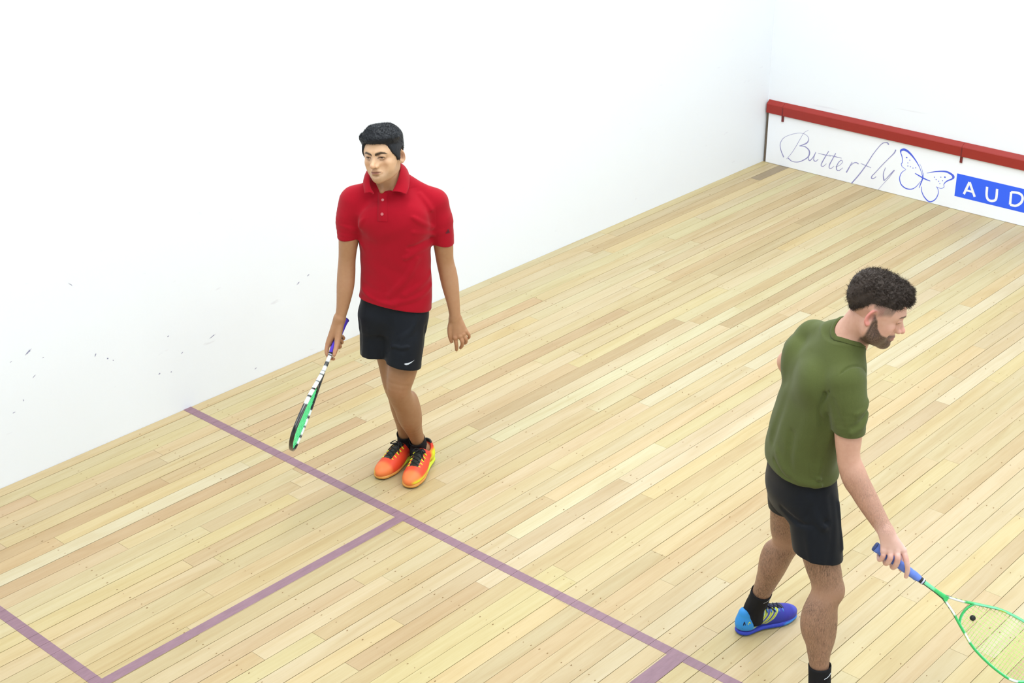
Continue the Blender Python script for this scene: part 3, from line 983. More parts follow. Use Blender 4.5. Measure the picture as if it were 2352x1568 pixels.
def head_colors(V, C, fr, o):
    """paint brows, lips, eyes, stubble by place on the head"""
    q = fr.inv(V)
    near = (np.abs(q[:, 0]) < .1) & (np.abs(q[:, 1]) < .16) & (q[:, 2] > -.16)
    x, y, z = q[:, 0], q[:, 1], q[:, 2].copy()
    z = np.where(z < -.03 * o.get('zk', .95), z / o.get('zk', .95), z)
    ax = np.abs(x)
    front = smooth01(-y, .03, .06) * near
    # warm cheeks, nose and ears
    red = np.exp(-((ax - .045) / .02) ** 2 - ((z + .035) / .02) ** 2) * front * .35 + np.exp(-(ax / .014) ** 2 - ((z + .04) / .014) ** 2) * front * .6
    red = np.maximum(red, o.get('earred', .35) * smooth01(ax, .0785, .084) * (np.abs(z + .01) < .05) * (y > -.02) * (y < .05) * near)
    C = mixc(C, o['flush'], np.clip(red, 0, 1) * o.get('redness', 1.0))
    # stubble / beard
    b = o.get('beard', 0)
    if b:
        zz = np.interp(-y, [-.03, .0, .015, .03, .05, .075, .10], [.012, .004, -.010, -.040, -.056, -.060, -.057])
        m = smooth01(zz - z, 0, o.get('beardsoft', .010)) * smooth01(-y, -.006, .004) * near * (z > -.145)
        m *= 1 - np.exp(-(ax / .024) ** 2 - ((z + .075) / .0075) ** 2) * front           # lips stay clear
        m *= 1 - .55 * np.exp(-(ax / .007) ** 2 - ((z + .066) / .008) ** 2)
        m *= np.where(z < -.118, np.clip((z + .145) / .03, 0, 1), 1)
        C = mixc(C, o['beardcol'], np.clip(m * b * (1 + .22 * vnoise(q, 900, 3) + .12 * vnoise(q, 2100, 5)), 0, 1))
    # clipped sides of the hair
    fd = o.get('fade', 0)
    if fd:
        zb = np.interp(y, [-.062, -.05, -.03, -.012, .0, .02, .035, .06, .1], [.05, .012, .006, -.004, -.03, .026, .010, -.040, -.055])
        m = smooth01(z - zb, -.004, .018) * smooth01(y, -.070, -.05) * near * (1 - np.exp(-((y - .012) / .020) ** 4 - ((z - o.get('earz', -.01)) / .034) ** 4) * (ax > .076))
        C = mixc(C, o['haircol'], np.clip(m * fd * (1 + .2 * vnoise(q, 1100, 8)), 0, 1))
    ez = o.get('earz', -.01)
    con = np.exp(-(((y - .010) / .0105) ** 2 + ((z - ez - .002) / .017) ** 2) ** 2) * smooth01(ax, .0705, .0745) * near  # ear hollow: redder skin, with the hollow's shade put into the colour
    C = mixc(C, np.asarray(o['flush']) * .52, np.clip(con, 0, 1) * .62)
    # lips
    lip = np.exp(-((np.maximum(ax - .012, 0)) / .0095) ** 2 - ((z + .0755) / .0078) ** 4) * (y < -.086) * near
    C = mixc(C, o['lip'], np.clip(lip * .9, 0, 1))
    line = np.exp(-((z + .0750) / .0016) ** 2) * (ax < .025) * (y < -.086) * near
    C = mixc(C, np.asarray(o['lip']) * .35, line * .8)
    # eyes
    for s in (-1, 1):
        d = np.sqrt((x - s * .032) ** 2 + (y + .0775) ** 2 + (z + .003) ** 2)
        ball = (d < .01415) & (y < -.083) & near
        C[ball] = np.asarray(srgb(150, 132, 120))
        ang = np.sqrt((x - s * .032 - o.get('gaze', 0)) ** 2 + (z + .0062) ** 2)
        C[ball & (ang < .0070)] = np.asarray(o['iris'])
        C[ball & (ang < .0030)] = 0.006
        lz = .0062 - .0105 * o.get('lid', .5)
        u = np.interp(s * x, [.0165, .024, .032, .040, .048], [-.004, lz * .7 - .0015, lz, lz * .6, -.003])
        lash = np.exp(-((z - u + .0022) / .0017) ** 2) * (s * x > .017) * (s * x < .0475) * (y < -.078) * near
        C = mixc(C, (.012, .009, .008), np.clip(lash * o.get('lash', .9), 0, 1))
        # shade of the eye socket, put into the skin colour
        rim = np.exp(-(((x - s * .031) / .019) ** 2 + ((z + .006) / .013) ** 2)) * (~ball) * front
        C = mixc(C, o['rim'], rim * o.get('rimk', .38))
        # brows
        bx = s * x
        bz = np.interp(bx, [.008, .018, .036, .050, .056], np.array([.0120, .0165, .0215, .0185, .0140]) + o.get('browz', 0))
        bw = np.interp(bx, [.006, .012, .034, .050, .057], [.0005, .0056, .0050, .0030, .0005]) * o.get('browk', 1)
        brow = np.exp(-((z - bz) / (bw + 1e-5)) ** 4) * (bx > .008) * (bx < .058) * front
        C = mixc(C, o['browcol'], np.clip(brow * .93 * (1 + .12 * vnoise(q, 800, 2)), 0, 1))
    nost = np.zeros(len(V))
    for s in (-1, 1):
        nost = np.maximum(nost, np.exp(-((x - s * .0062) ** 2 + (z + .0535) ** 2) / .0028 ** 2) * (y < -.095))
    C = mixc(C, np.asarray(o['rim']) * .4, nost * near)
    return C

def add_sleeve(F, chain, pt, nrm, k, thick=.010):
    """a sleeve cut off at the cuff and hollow behind it, joined to the garment"""
    s, d = F.region(chain, k + .02)
    x, y, z = F.grid(s)
    n = np.asarray(nrm, float); n = n / np.linalg.norm(n)
    pl = ((x - pt[0]) * n[0] + (y - pt[1]) * n[1] + (z - pt[2]) * n[2]).astype(np.float32)
    d2 = -smin(-d, -pl, .006)
    d2 = np.where(pl > -.035, np.maximum(d2, -(d + thick)), d2)
    F.f[s] = smin(F.f[s], d2, k)

def front_y(F, x, z, y0=-.17, y1=.12):
    """first surface met when coming from the front at (x, z)"""
    ys = np.linspace(y0, y1, 260)
    v = F.sample(np.stack([np.full(260, x), ys, np.full(260, z)], 1))
    i = np.flatnonzero(v < 0)
    return ys[i[0]] if len(i) else 0.0

# ---------------------------------------------------------------- hair: a shaped cap plus strands
def add_strands(bag, roots, dirs, lens, rad, curl=0.0, seg=4, rnd=None, gravity=0.0):
    V, Fc = [], []
    n = len(roots)
    side = np.cross(dirs, rnd.normal(size=(n, 3))); side /= np.linalg.norm(side, axis=1, keepdims=True) + 1e-9
    up2 = np.cross(dirs, side)
    ph = rnd.uniform(0, 6.28, n)
    rings = []
    for k in range(seg + 1):
        t = k / seg
        p = roots + dirs * (lens * t)[:, None]
        if curl:
            p = p + side * (curl * t * np.sin(ph + 5.0 * t))[:, None] + up2 * (curl * t * np.cos(ph * 1.3 + 5.5 * t))[:, None]
        if gravity:
            p = p + np.array([0, 0, -1.0]) * (gravity * t * t)
        r = rad * (1 - .85 * t)
        rings.append([p + side * r, p - side * r * .5 + up2 * r * .87, p - side * r * .5 - up2 * r * .87])
    V = np.stack([np.stack(r, 1) for r in rings], 1)      # n, seg+1, 3, 3
    V = V.reshape(-1, 3)
    base = np.arange(n)[:, None] * (seg + 1) * 3
    fl = []
    for k in range(seg):
        for q in range(3):
            fl.append(np.stack([base[:, 0] + k * 3 + q, base[:, 0] + k * 3 + (q + 1) % 3, base[:, 0] + (k + 1) * 3 + (q + 1) % 3, base[:, 0] + (k + 1) * 3 + q], 1))
    return V, np.concatenate(fl)

def hair_object(name, parent, fr, opts, build, mat, n_str, length, rad, curl, flow, seed, grav=0.0, step=.0024):
    """build(F) fills the field in head space; strands grow from the cap along flow(q, normal)"""
    F = Field(np.arange(-.105, .106, step), np.arange(-.135, .135, step), np.arange(-.10, .165, step))
    add_head(F, Frame((0, 0, 0), np.eye(3)), opts)
    head = F.f.copy()
    build(F, head)
    V, Q = F.mesh()
    # normals from field gradient
    h = .003
    N = np.stack([F.sample(V + np.eye(3)[i] * h) - F.sample(V - np.eye(3)[i] * h) for i in range(3)], 1)
    N /= np.linalg.norm(N, axis=1, keepdims=True) + 1e-9
    rnd = np.random.default_rng(seed)
    c = V
    out = (N * (V - np.array([0, .015, .02]))).sum(1) > .0
    cand = np.flatnonzero(out)
    pk = rnd.choice(cand, n_str)
    roots = V[pk] - N[pk] * .003
    d = flow(V[pk], N[pk], rnd)
    d /= np.linalg.norm(d, axis=1, keepdims=True) + 1e-9
    L = length * rnd.uniform(.55, 1.25, n_str)
    SV, SF = add_strands(None, roots, d, L, rad, curl, 4, rnd, grav)
    allV = np.concatenate([V, SV]); allF = np.concatenate([Q, SF + len(V)])
    W = fr.o + (allV * fr.s) @ fr.M.T
    me = quads_mesh(name, W, allF)
    return link(name, me, mat, parent)

# ---------------------------------------------------------------- hands: fingers given joint by joint
def add_hand(F, wrist, palm, fingers, thumb, k=.006, wr=.026, flat=None):
    """palm: list of (a, b, ra, rb) metacarpal bones; fingers: list of (points, radii)"""
    for a_, b_, ra, rb in palm:
        F.add(Chain([a_, b_], [ra, rb], 0), .014)
    for pts, rad in fingers:
        F.add(Chain(pts, rad, 4), .0035)
    if thumb:
        F.add(Chain(thumb[0], thumb[1], 4), .007)

# ---------------------------------------------------------------- shoes: toe along -y, heel at y = 0, sole at z = 0
def shoe(parent, name, o, M, L, paint, sole_paint, mat, sole_mat, lace_mat, eyelet_mat, lace_n=5, ankle=None, lift=0.0):
    fr = Frame(o, M, L / .29)
    st = .0026
    F = Field(np.arange(-.066, .067, st), np.arange(-.31, .022, st), np.arange(-.012, .135, st))
    F.add(Ell((0, -.215, .030), (.046, .078, .036)), 0)
    F.add(Ell((.004, -.165, .036), (.042, .085, .040)), .02)
    F.add(Chain([(0, -.045, .045), (0, -.10, .056), (0, -.15, .058), (0, -.20, .045)], [.036, .036, .034, .028], 5), .02)
    F.add(Ell((0, -.042, .045), (.036, .046, .050)), .02)
    F.add(Chain([(0, -.030, .050), (0, -.036, .088)], [.032, .031], 0, ((1, 0, 0), .92)), .015)
    F.add(Chain([(0, -.10, .075), (0, -.135, .074)], [.022, .020], 0), .015)            # tongue
    F.cut(Chain([(0, -.060, .060), (0, -.058, .10), (0, -.050, .16)], [.025, .027, .029], 4), .006)
    F.push(Chain([(-.040, -.225, .04), (0, -.262, .052), (.040, -.225, .04)], [.001] * 3, 5), .0012, .006)
    F.clip((0, 0, .010), (0, 0, -1))
    F.clip((0, 0, .118), (0, 0, 1))
    V, Q = F.mesh()
    C = paint(V)
    sh = link(name, quads_mesh(name, fr.o + (V * fr.s) @ fr.M.T, Q, True, C), mat, parent)
    F = Field(np.arange(-.068, .069, st), np.arange(-.312, .024, st), np.arange(-.012, .05, .0022))
    F.add(Chain([(0, -.036, .012), (.002, -.11, .012), (-.001, -.20, .012), (0, -.250, .013)], [.0395, .0375, .0505, .0405], 6, ((0, 0, 1), .42)), 0)
    F.clip((0, 0, 0), (0, 0, -1), .004)
    F.warp(lambda x, y, z: np.where(z > .02, np.maximum(0, (z - .024)) * 1.2, 0) + 0 * x * y, (-1, -1, .02), (1, 1, 1))
    F.clip((0, 0, .026), (0, 0, 1), .003)
    V, Q = F.mesh()
    link('sole', quads_mesh('sole', fr.o + (V * fr.s) @ fr.M.T, Q, True, sole_paint(V)), sole_mat, sh)
    # laces: crossing bands over the throat, a bow at the top
    b = Bag()
    loops = []
    rows = np.linspace(-.205, -.125, lace_n)
    def top(x, y):
        z = np.interp(y, [-.215, -.17, -.12, -.10], [.0735, .0865, .099, .102])
        return z - (abs(x) / .03) ** 2 * .014
    for i, y in enumerate(rows):
        w = .020
        for s in (-1, 1):
            y2 = rows[min(i + 1, lace_n - 1)]
            xs = np.linspace(s * w, -s * w, 7)
            b.tube([(x, y + (y2 - y) * t, top(x, y + (y2 - y) * t) + .0025 + .0012 * s) for x, t in zip(xs, np.linspace(0, 1, 7))], .0026, 6)
            ey = Bag(); loops.append(ey)
            ey.tube([(s * (w - .001), y, top(w, y) + .002), (s * (w + .006), y, top(w + .006, y) + .0018), (s * (w + .011), y, top(w + .011, y) + .0005)], .0032, 6)
    yb = -.118
    for s in (-1, 1):
        b.tube(spline([(0, yb, .105), (s * .016, yb - .006, .113), (s * .030, yb - .020, .104), (s * .018, yb - .014, .104), (0, yb, .106)], 5), .0024, 6)
        b.tube(spline([(0, yb, .105), (s * .014, yb - .02, .102), (s * .030, yb - .045, .078)], 5), .0023, 6)
    for bb, nm, mt in [(b, 'lace', lace_mat)] + [(q, 'lace_loop', eyelet_mat) for q in loops]:
        bb.v = [tuple(fr(np.array(p))) for p in bb.v]
        bb.obj(nm, mt, sh)
    return sh, fr

def conform(F, pts, offset=.0012, it=6):
    """move points along the field gradient onto its surface, then lift by offset"""
    P = np.asarray(pts, float).copy()
    h = .004
    for _ in range(it):
        d = F.sample(P)
        N = np.stack([F.sample(P + np.eye(3)[i] * h) - F.sample(P - np.eye(3)[i] * h) for i in range(3)], 1)
        N /= np.linalg.norm(N, axis=1, keepdims=True) + 1e-9
        P -= N * (d[:, None])
    return P + N * offset, N

def decal(F, outline, name, mat, parent, ex, ey, o, offset=.0012):
    """flat print on a garment: outline (u, v) polygon laid on at o with axes ex, ey; strip built as a fan of quads"""
    P = np.array([np.asarray(o) + u * np.asarray(ex) + v * np.asarray(ey) for u, v in outline])
    P, N = conform(F, P, offset)
    b = Bag()
    m = len(P) // 2
    b.add(P, [(i, i + 1, 2 * m - 2 - i, 2 * m - 1 - i) for i in range(m - 1)])
    return b.obj(name, mat, parent, smooth=False)

# racket axes in the frame of the person who holds them: butt, far tip, direction across the head
RK1_A, RK1_B, RK1_V = (-.2671, .03, .8055), (-.4795, -.50, .4194), (-.106, .613, -.783)
RK2_A, RK2_B, RK2_V = (.1150, -.375, .7770), (.6660, -.610, .4350), (-.594, -.314, -.741)

# ================================================================ PERSON IN RED (walking towards the camera, racket hanging in the right hand)
P1 = empty('person', (1.35, -5.16, 0.0), R(42.0))
tag(P1, 'dark-haired man in red polo shirt walking with racket lowered, orange shoes', 'person')
HEAD1 = Frame((-.052, -.006, 1.628), euler3(-23, -6, -7), 0.985)
SK1 = srgb(170, 127, 92)
face1 = dict(zk=.93, earz=-.016, flare=38, lash=1.7, rimk=.6, beardsoft=.03, lid=.45, nose=1.05, jaw=.96, flush=srgb(196, 128, 100), redness=.55, beard=.30, beardcol=srgb(96, 74, 52), fade=0, haircol=(.012, .012, .014), lip=srgb(146, 88, 72),
             iris=(.016, .010, .008), rim=srgb(104, 66, 48), browcol=(.014, .011, .010), browk=1.32, earred=.35, browz=-.0035)
SK1F = srgb(214, 174, 136)

xs = axis_coords(-.375, .335, .0046, [(-.150, .040, .0019), (-.345, -.265, .0022), (.205, .320, .0022)])
ys = axis_coords(-.290, .270, .0046, [(-.150, .110, .0019)])
zs = axis_coords(-.005, 1.765, .0050, [(1.49, 1.76, .0019), (.66, .86, .0022), (.08, .66, .0042)])
F = Field(xs, ys, zs)
# trunk
F.add(Loft([(-.035, .025, .80, .130, .090, -10), (-.035, .022, .90, .145, .098, -10), (-.026, .022, 1.00, .146, .095, -10), (-.023, .024, 1.10, .146, .095, -12), (-.023, .028, 1.22, .158, .106, -12),
            (-.022, .032, 1.32, .162, .104, -12), (-.022, .038, 1.40, .12, .080, -12), (-.03, .045, 1.45, .075, .062, -12)]), 0)
F.add(Chain([(-.195, .032, 1.395), (-.12, .045, 1.432), (-.062, .052, 1.478)], [.044, .042, .040], 4), .03)
F.add(Chain([(.160, .042, 1.385), (.075, .052, 1.425), (-.005, .055, 1.480)], [.044, .042, .040], 4), .03)
F.add(Chain([(-.040, .058, 1.42), (-.046, .035, 1.50), (-.056, .012, 1.58)], [.062, .057, .056], 5), .02)     # neck
for s, x in ((-1, -.098), (1, .002)):
    F.add(Chain([(x * .5 - .02, -.022, 1.455), (x * .72 - .012, .005, 1.51), (x - .008, .022, 1.575)], [.010, .012, .013], 4), .02)
# arms
F.add(Chain([(-.205, .032, 1.385), (-.226, .020, 1.30), (-.232, .010, 1.215), (-.243, .012, 1.12), (-.250, .004, 1.045), (-.256, -.014, .985), (-.270, -.035, .90), (-.282, -.045, .852)],
            [.049, .0475, .0450, .0395, .0415, .0395, .0290, .0245], 5), .03)
F.add(Chain([(.160, .042, 1.365), (.184, .038, 1.29), (.196, .034, 1.19), (.202, .046, 1.095), (.215, .042, 1.03), (.225, .030, .975), (.238, .010, .895), (.245, .000, .835)],
            [.049, .0480, .0460, .0405, .0415, .0395, .0300, .0255], 5), .03)
# legs
F.add(Chain([(-.110, .032, .90), (-.092, .030, .76), (-.062, .018, .61), (-.050, .012, .485), (-.034, .060, .385), (-.024, .085, .31), (-.020, .118, .20), (-.018, .138, .12), (-.02, .135, .07)],
            [.078, .073, .066, .056, .054, .055, .039, .034, .036], 5), .03)
F.add(Chain([(.045, .022, .90), (.024, -.028, .75), (-.002, -.064, .60), (-.022, -.080, .49), (.002, -.030, .375), (.016, .000, .30), (.036, .055, .19), (.052, .088, .11), (.05, .085, .07)],
            [.080, .076, .070, .0565, .0545, .0545, .0385, .0345, .036], 5), .03)
F.add(Ell((-.024, -.108, .497), (.030, .024, .036)), .03)            # left kneecap
F.add(Ell((-.056, -.022, .490), (.029, .024, .034)), .03)
F.add(Ell((.034, .004, .345), (.030, .034, .09)), .04)               # calves
F.add(Ell((-.005, .095, .335), (.030, .034, .07)), .03)
add_head(F, HEAD1, face1)
# left hand, hanging relaxed, back of the hand to the camera
LW = (.2455, .000, .828)
Lf = {'i': [(.2441, -.02, .7328), (.2487, -.022, .7017), (.2492, -.008, .6766), (.2484, .006, .6573)], 'm': [(.267, -.02, .7396), (.277, -.026, .7149), (.2751, -.012, .6877), (.2675, .004, .6686)],
      'r': [(.2824, -.012, .7461), (.2936, -.018, .7248), (.2939, -.004, .7022), (.2886, .008, .6896)], 'p': [(.2937, -.003, .7567), (.3071, -.006, .742), (.3086, .004, .7236), (.3026, .014, .7121)]}
add_hand(F, LW, [((.236, .002, .818), Lf['i'][0], .0200, .0125), ((.244, -.002, .815), Lf['m'][0], .0195, .0125), ((.252, .002, .815), Lf['r'][0], .0190, .0120), ((.258, .006, .816), Lf['p'][0], .0180, .0110)],
         [(Lf['i'], [.0105, .0092, .0085, .0074]), (Lf['m'], [.0105, .0094, .0086, .0075]), (Lf['r'], [.0100, .0088, .0080, .0070]), (Lf['p'], [.0090, .0078, .0070, .0062])],
         ([(.234, .004, .812), (.2215, -.010, .778), (.2200, -.016, .742), (.2262, -.012, .7085)], [.0170, .0135, .0105, .0080]))
for kn in ('i', 'm', 'r', 'p'):
    F.add(Ell(np.array(Lf[kn][0]) + (0, -.006, .002), (.0085, .0075, .0085)), .006)
# right hand, closed round the grip
GA, GB = np.array(RK1_A), np.array(RK1_B)
def gp(t): return GA + (GB - GA) * t
gx = (GB - GA) / np.linalg.norm(GB - GA)
gu = np.array([0, 0, 1.0]) - gx * gx[2]; gu /= np.linalg.norm(gu)      # up across the grip
gs = np.cross(gx, gu)                                                  # sideways across the grip
if gs[0] < 0: gs = -gs                                                 # towards the body
def around(t, ang, r):
    a = R(ang); return gp(t) + r * (math.cos(a) * gu + math.sin(a) * gs)
RW = (-.284, -.044, .850)
def wrap_finger(t, a0, a1, rr, spread=0.0, n=5):
    return [tuple(around(t + spread * k / (n - 1), a0 + (a1 - a0) * k / (n - 1), rr)) for k in range(n)]
kn_i, kn_m, kn_r, kn_p = around(.215, -78, .030), around(.185, -82, .031), around(.152, -84, .030), around(.122, -86, .028)
for kp, w in ((kn_i, .0135), (kn_m, .0135), (kn_r, .013), (kn_p, .012)):
    F.add(Chain([(-.287, -.046, .842), tuple(kp)], [.021, w], 0), .014)
F.add(Chain([tuple(kn_i), tuple(around(.245, -92, .031)), tuple(around(.275, -115, .028)), tuple(around(.292, -160, .026)), tuple(around(.296, -205, .025))], [.0108, .0102, .0094, .0086, .0076], 4), .0035)
for t, kp, sc in ((.200, kn_m, 1.0), (.166, kn_r, .96), (.134, kn_p, .86)):
    F.add(Chain([tuple(kp)] + wrap_finger(t, -112, -290, .0262, .004), [.0105 * sc, .0105 * sc, .0098 * sc, .0092 * sc, .0085 * sc, .0074 * sc], 4), .0035)
F.add(Chain([(-.280, -.048, .836), tuple(around(.17, 30, .034)), tuple(around(.225, 48, .030)), tuple(around(.265, 58, .0275)), tuple(around(.292, 66, .0262))], [.0185, .0155, .0120, .0105, .0080], 4), .008)
# feet inside the shoes
SH1L = (np.array([.096, .142, 0.0]), rotz(-15.4))
SH1R = (np.array([.014, .202, 0.0]), rotz(-29))
for o_, M_ in (SH1L, SH1R):
    fr = Frame(o_, M_)
    F.add(fr.chain([(0, -.045, .075), (0, -.06, .055), (0, -.13, .045), (0, -.21, .032)], [.030, .030, .028, .024], 4), .02)
V, Q = F.mesh()
C = np.tile(np.asarray(SK1), (len(V), 1))
C = mixc(C, SK1F, smooth01(V[:, 2], 1.47, 1.54))
C = mixc(C, srgb(154, 113, 80), smooth01(-V[:, 2], -.72, -.60))  # legs darker: shade of the lower body put into the skin colour
C = mixc(C, srgb(160, 108, 74), np.clip(.5 * (np.exp(-((V[:, 2] - .497) / .03) ** 2) * (V[:, 0] < .02)), 0, 1) * .5)
C = mixc(C, srgb(188, 132, 100), smooth01(-V[:, 2], -.80, -.70) * (np.abs(V[:, 0] + .03) > .19) * .35)
C = head_colors(V, C, HEAD1, face1)
body1 = link('body', quads_mesh('body', V, Q, True, C, 0), skin_material('tan_skin'), P1)

# hair: black, short at the sides, swept up in front
M_hair1 = simple('black_hair', (.010, .011, .014), .5, .3, noise=.4, scale=300)
def hair1(F, head):
    x, y, z = F.grid(F.sl(np.array([-1.] * 3), np.array([1.] * 3)))
    tp = smooth01(z, .045, .085)
    thick = .0065 + .0085 * tp + .0125 * tp * smooth01(-y, -.07, .03)
    F.f = (head - thick).astype(np.float32)
    F.f += (.0016 * np.sin(x * 210 + 22 * np.sin(y * 60)) * np.sin(z * 130 + y * 60)).astype(np.float32)
    hx = [-.14, -.100, -.085, -.076, -.070, -.065, -.058, -.048, -.038, -.028, -.012, -.004, .016, .030, .060, .10, .14]
    hz = [.060, .058, .056, .053, .046, .020, .008, .000, -.010, -.026, -.028, -.010, .020, .004, -.052, -.072, -.08]
    h = np.interp(y, hx, hz)
    F.f = np.maximum(F.f, ((h - z) * .5 + 0 * x).astype(np.float32))
    F.f = np.maximum(F.f, -(head + .003))
    for s in (-1, 1):
        F.cut(Ell((s * .085, .018, -.012), (.022, .026, .036)), .003)
def flow1(q, n, rnd):
    d = n * .16 + np.array([0.10, -.35, .45]) * smooth01(q[:, 2], .04, .09)[:, None] + np.array([0, .25, -.7]) * (1 - smooth01(q[:, 2], .03, .08))[:, None]
    return d + rnd.normal(size=q.shape) * .16
hair_object('hair', P1, HEAD1, face1, hair1, M_hair1, 8000, .0085, .00085, .0010, flow1, 5)

# polo shirt
M_red = cloth_material('red_pique', srgb(150, 10, 28), srgb(168, 15, 36), .9, .12, .1)
F = Field(np.arange(-.31, .285, .0028), np.arange(-.16, .20, .0028), np.arange(.83, 1.56, .0028))
def shirt1(F):
    F.add(Loft([(-.036, .022, .830, .174, .124, -10), (-.033, .020, .90, .172, .121, -10), (-.025, .020, .97, .167, .112, -10), (-.023, .022, 1.06, .163, .108, -12), (-.023, .025, 1.14, .164, .112, -12),
                (-.022, .028, 1.22, .170, .119, -12), (-.021, .032, 1.30, .174, .120, -12), (-.020, .036, 1.37, .168, .106, -12), (-.022, .042, 1.42, .136, .088, -12), (-.030, .048, 1.46, .094, .076, -12)], p=2.25), 0)
    F.add(Chain([(-.196, .034, 1.392), (-.12, .046, 1.434), (-.060, .052, 1.486)], [.054, .050, .046], 4), .035)
    F.add(Chain([(.162, .044, 1.382), (.075, .053, 1.428), (-.005, .055, 1.488)], [.054, .050, .046], 4), .035)
    F.add(Ell((-.095, -.052, 1.325), (.075, .030, .060)), .06)       # chest
    F.add(Ell((.040, -.047, 1.320), (.075, .030, .060)), .06)
    add_sleeve(F, Chain([(-.197, .034, 1.385), (-.222, .022, 1.31), (-.2335, .008, 1.215), (-.236, .006, 1.18)], [.070, .0635, .0485, .0465], 5), (-.2335, .008, 1.224), (.03, .10, -1), .03)
    add_sleeve(F, Chain([(.156, .044, 1.368), (.182, .040, 1.29), (.193, .036, 1.18), (.195, .036, 1.15)], [.064, .0620, .0535, .052], 5), (.191, .036, 1.187), (-.12, .06, -1), .03)
shirt1(F)
# folds: (points on the front, amplitude, width)
for pts, amp, w in (
    ([(-.175, -.06, 1.30), (-.155, -.085, 1.345), (-.12, -.10, 1.365)], .004, .011),
    ([(-.160, -.07, 1.26), (-.14, -.10, 1.30), (-.11, -.11, 1.33)], -.004, .010),
    ([(.15, -.03, 1.285), (.115, -.075, 1.32), (.07, -.10, 1.36)], .004, .011),
    ([(.15, -.02, 1.25), (.12, -.06, 1.27), (.07, -.09, 1.285)], .004, .009),
    ([(.145, -.02, 1.225), (.11, -.06, 1.225), (.05, -.09, 1.21)], -.004, .010),
    ([(.14, -.02, 1.20), (.09, -.07, 1.19), (.03, -.10, 1.16)], .004, .010),
    ([(-.18, -.03, 1.20), (-.16, -.07, 1.13), (-.12, -.09, 1.05), (-.10, -.10, .97)], .0045, .014),
    ([(-.12, -.09, 1.22), (-.09, -.10, 1.10), (-.06, -.10, 1.0)], -.0035, .018),
    ([(.08, -.08, 1.15), (.03, -.095, 1.06), (-.05, -.10, .98)], .0045, .016),
    ([(.135, -.02, 1.06), (.09, -.07, 1.02), (.02, -.095, .98)], .0040, .012),
    ([(.14, -.02, 1.00), (.08, -.08, .965), (-.02, -.10, .945)], .0040, .011),
    ([(-.19, -.02, .985), (-.12, -.085, .950), (-.03, -.105, .935)], .0040, .011),
    ([(-.185, -.02, 1.02), (-.13, -.07, 1.00), (-.07, -.1, .99)], -.003, .011),
    ([(.10, .0, 1.43), (.13, -.02, 1.40), (.15, -.03, 1.37)], .004, .010),
    ([(-.15, -.0, 1.42), (-.165, -.02, 1.39), (-.18, -.03, 1.35)], .003, .010),
    ([(-.27, .0, 1.31), (-.235, -.035, 1.29), (-.20, -.03, 1.275)], .004, .009),
    ([(.235, .03, 1.29), (.20, -.01, 1.26), (.16, -.01, 1.25)], .004, .009),
    ([(-.252, -.01, 1.236), (-.231, -.035, 1.236), (-.205, -.02, 1.236)], -.0014, .0022),
    ([(-.083, -.095, 1.455), (-.085, -.10, 1.40), (-.087, -.105, 1.345)], -.0022, .0026),
    ([(-.038, -.095, 1.455), (-.040, -.10, 1.40), (-.042, -.105, 1.345)], -.0014, .0022),
    ([(-.087, -.105, 1.345), (-.065, -.105, 1.343), (-.042, -.105, 1.345)], -.0020, .0024)):
    F.push(Chain(pts, [.002] * len(pts), 5), amp * (1.5 if w > .005 else 1), w)
s_ = F.sl(np.array([-1.] * 3), np.array([2.] * 3))
x_, y_, z_ = F.grid(s_)
F.f += (.0016 * np.sin(x_ * 38 + 3 * np.sin(z_ * 17)) * np.sin(z_ * 23 + y_ * 19)).astype(np.float32)
F1full = F.f.copy()
# hem, cuffs, neck opening
F.f = -smin(-F.f, -((.897 - .189 * (x_ + .029) - .13 * y_) - z_).astype(np.float32), .006)
F.cut(Chain([(-.065, -.085, 1.455), (-.052, -.03, 1.50), (-.048, .02, 1.53), (-.044, .05, 1.57)], [.018, .046, .060, .066], 5), .004)
F.cut(Chain([(.1455, -.01, .80), (.147, .005, .888)], [.004, .0015], 0), .001)
# hollow the hem and the cuffs so that they end as cloth edges
inner = F1full + .009
edge = np.minimum(np.abs(z_ - (.897 - .189 * (x_ + .029) - .13 * y_)), 1)
near = (z_ < .935 - .189 * (x_ + .029)) & (z_ < 1.0) & (x_ > -.215)
F.f = np.where(near, np.maximum(F.f, -inner), F.f).astype(np.float32)
V, Q = F.mesh()
shirt_1 = link('polo_shirt', quads_mesh('polo_shirt', V, Q), M_red, P1)
F.f = F1full
SF1 = F
# collar: stand and turned-down leaf
top_ = spline([(-.096, -.088, 1.468), (-.114, -.060, 1.497), (-.117, -.010, 1.530), (-.110, .055, 1.550), (-.052, .090, 1.558), (.000, .068, 1.560), (.013, .018, 1.552), (.002, -.040, 1.512), (-.026, -.088, 1.463)], 5)[:40]
out_ = spline([(-.140, -.078, 1.464), (-.146, -.048, 1.480), (-.150, .000, 1.502), (-.132, .082, 1.516), (-.052, .124, 1.510), (.030, .098, 1.518), (.052, .030, 1.508), (.054, -.035, 1.478), (.040, -.080, 1.450)], 5)[:40]
rows_ = []
for t in np.linspace(0, 1, 7):
    p = top_ * (1 - t) + out_ * t
    p[:, 2] += .006 * math.sin(t * math.pi)
    p[:, :2] += (p[:, :2] - np.array([-.05, .03])) * .03 * math.sin(t * math.pi)
    rows_.append(p)
rows_ = np.array(rows_)
Pf = rows_.reshape(-1, 3)
d_ = SF1.sample(Pf)
h_ = .004
N_ = np.stack([SF1.sample(Pf + np.eye(3)[i] * h_) - SF1.sample(Pf - np.eye(3)[i] * h_) for i in range(3)], 1)
N_ /= np.linalg.norm(N_, axis=1, keepdims=True) + 1e-9
tt_ = np.repeat(np.linspace(0, 1, 7), 40)
want = .0045 + .0025 * (1 - tt_)
mv = np.maximum(want - d_, 0)
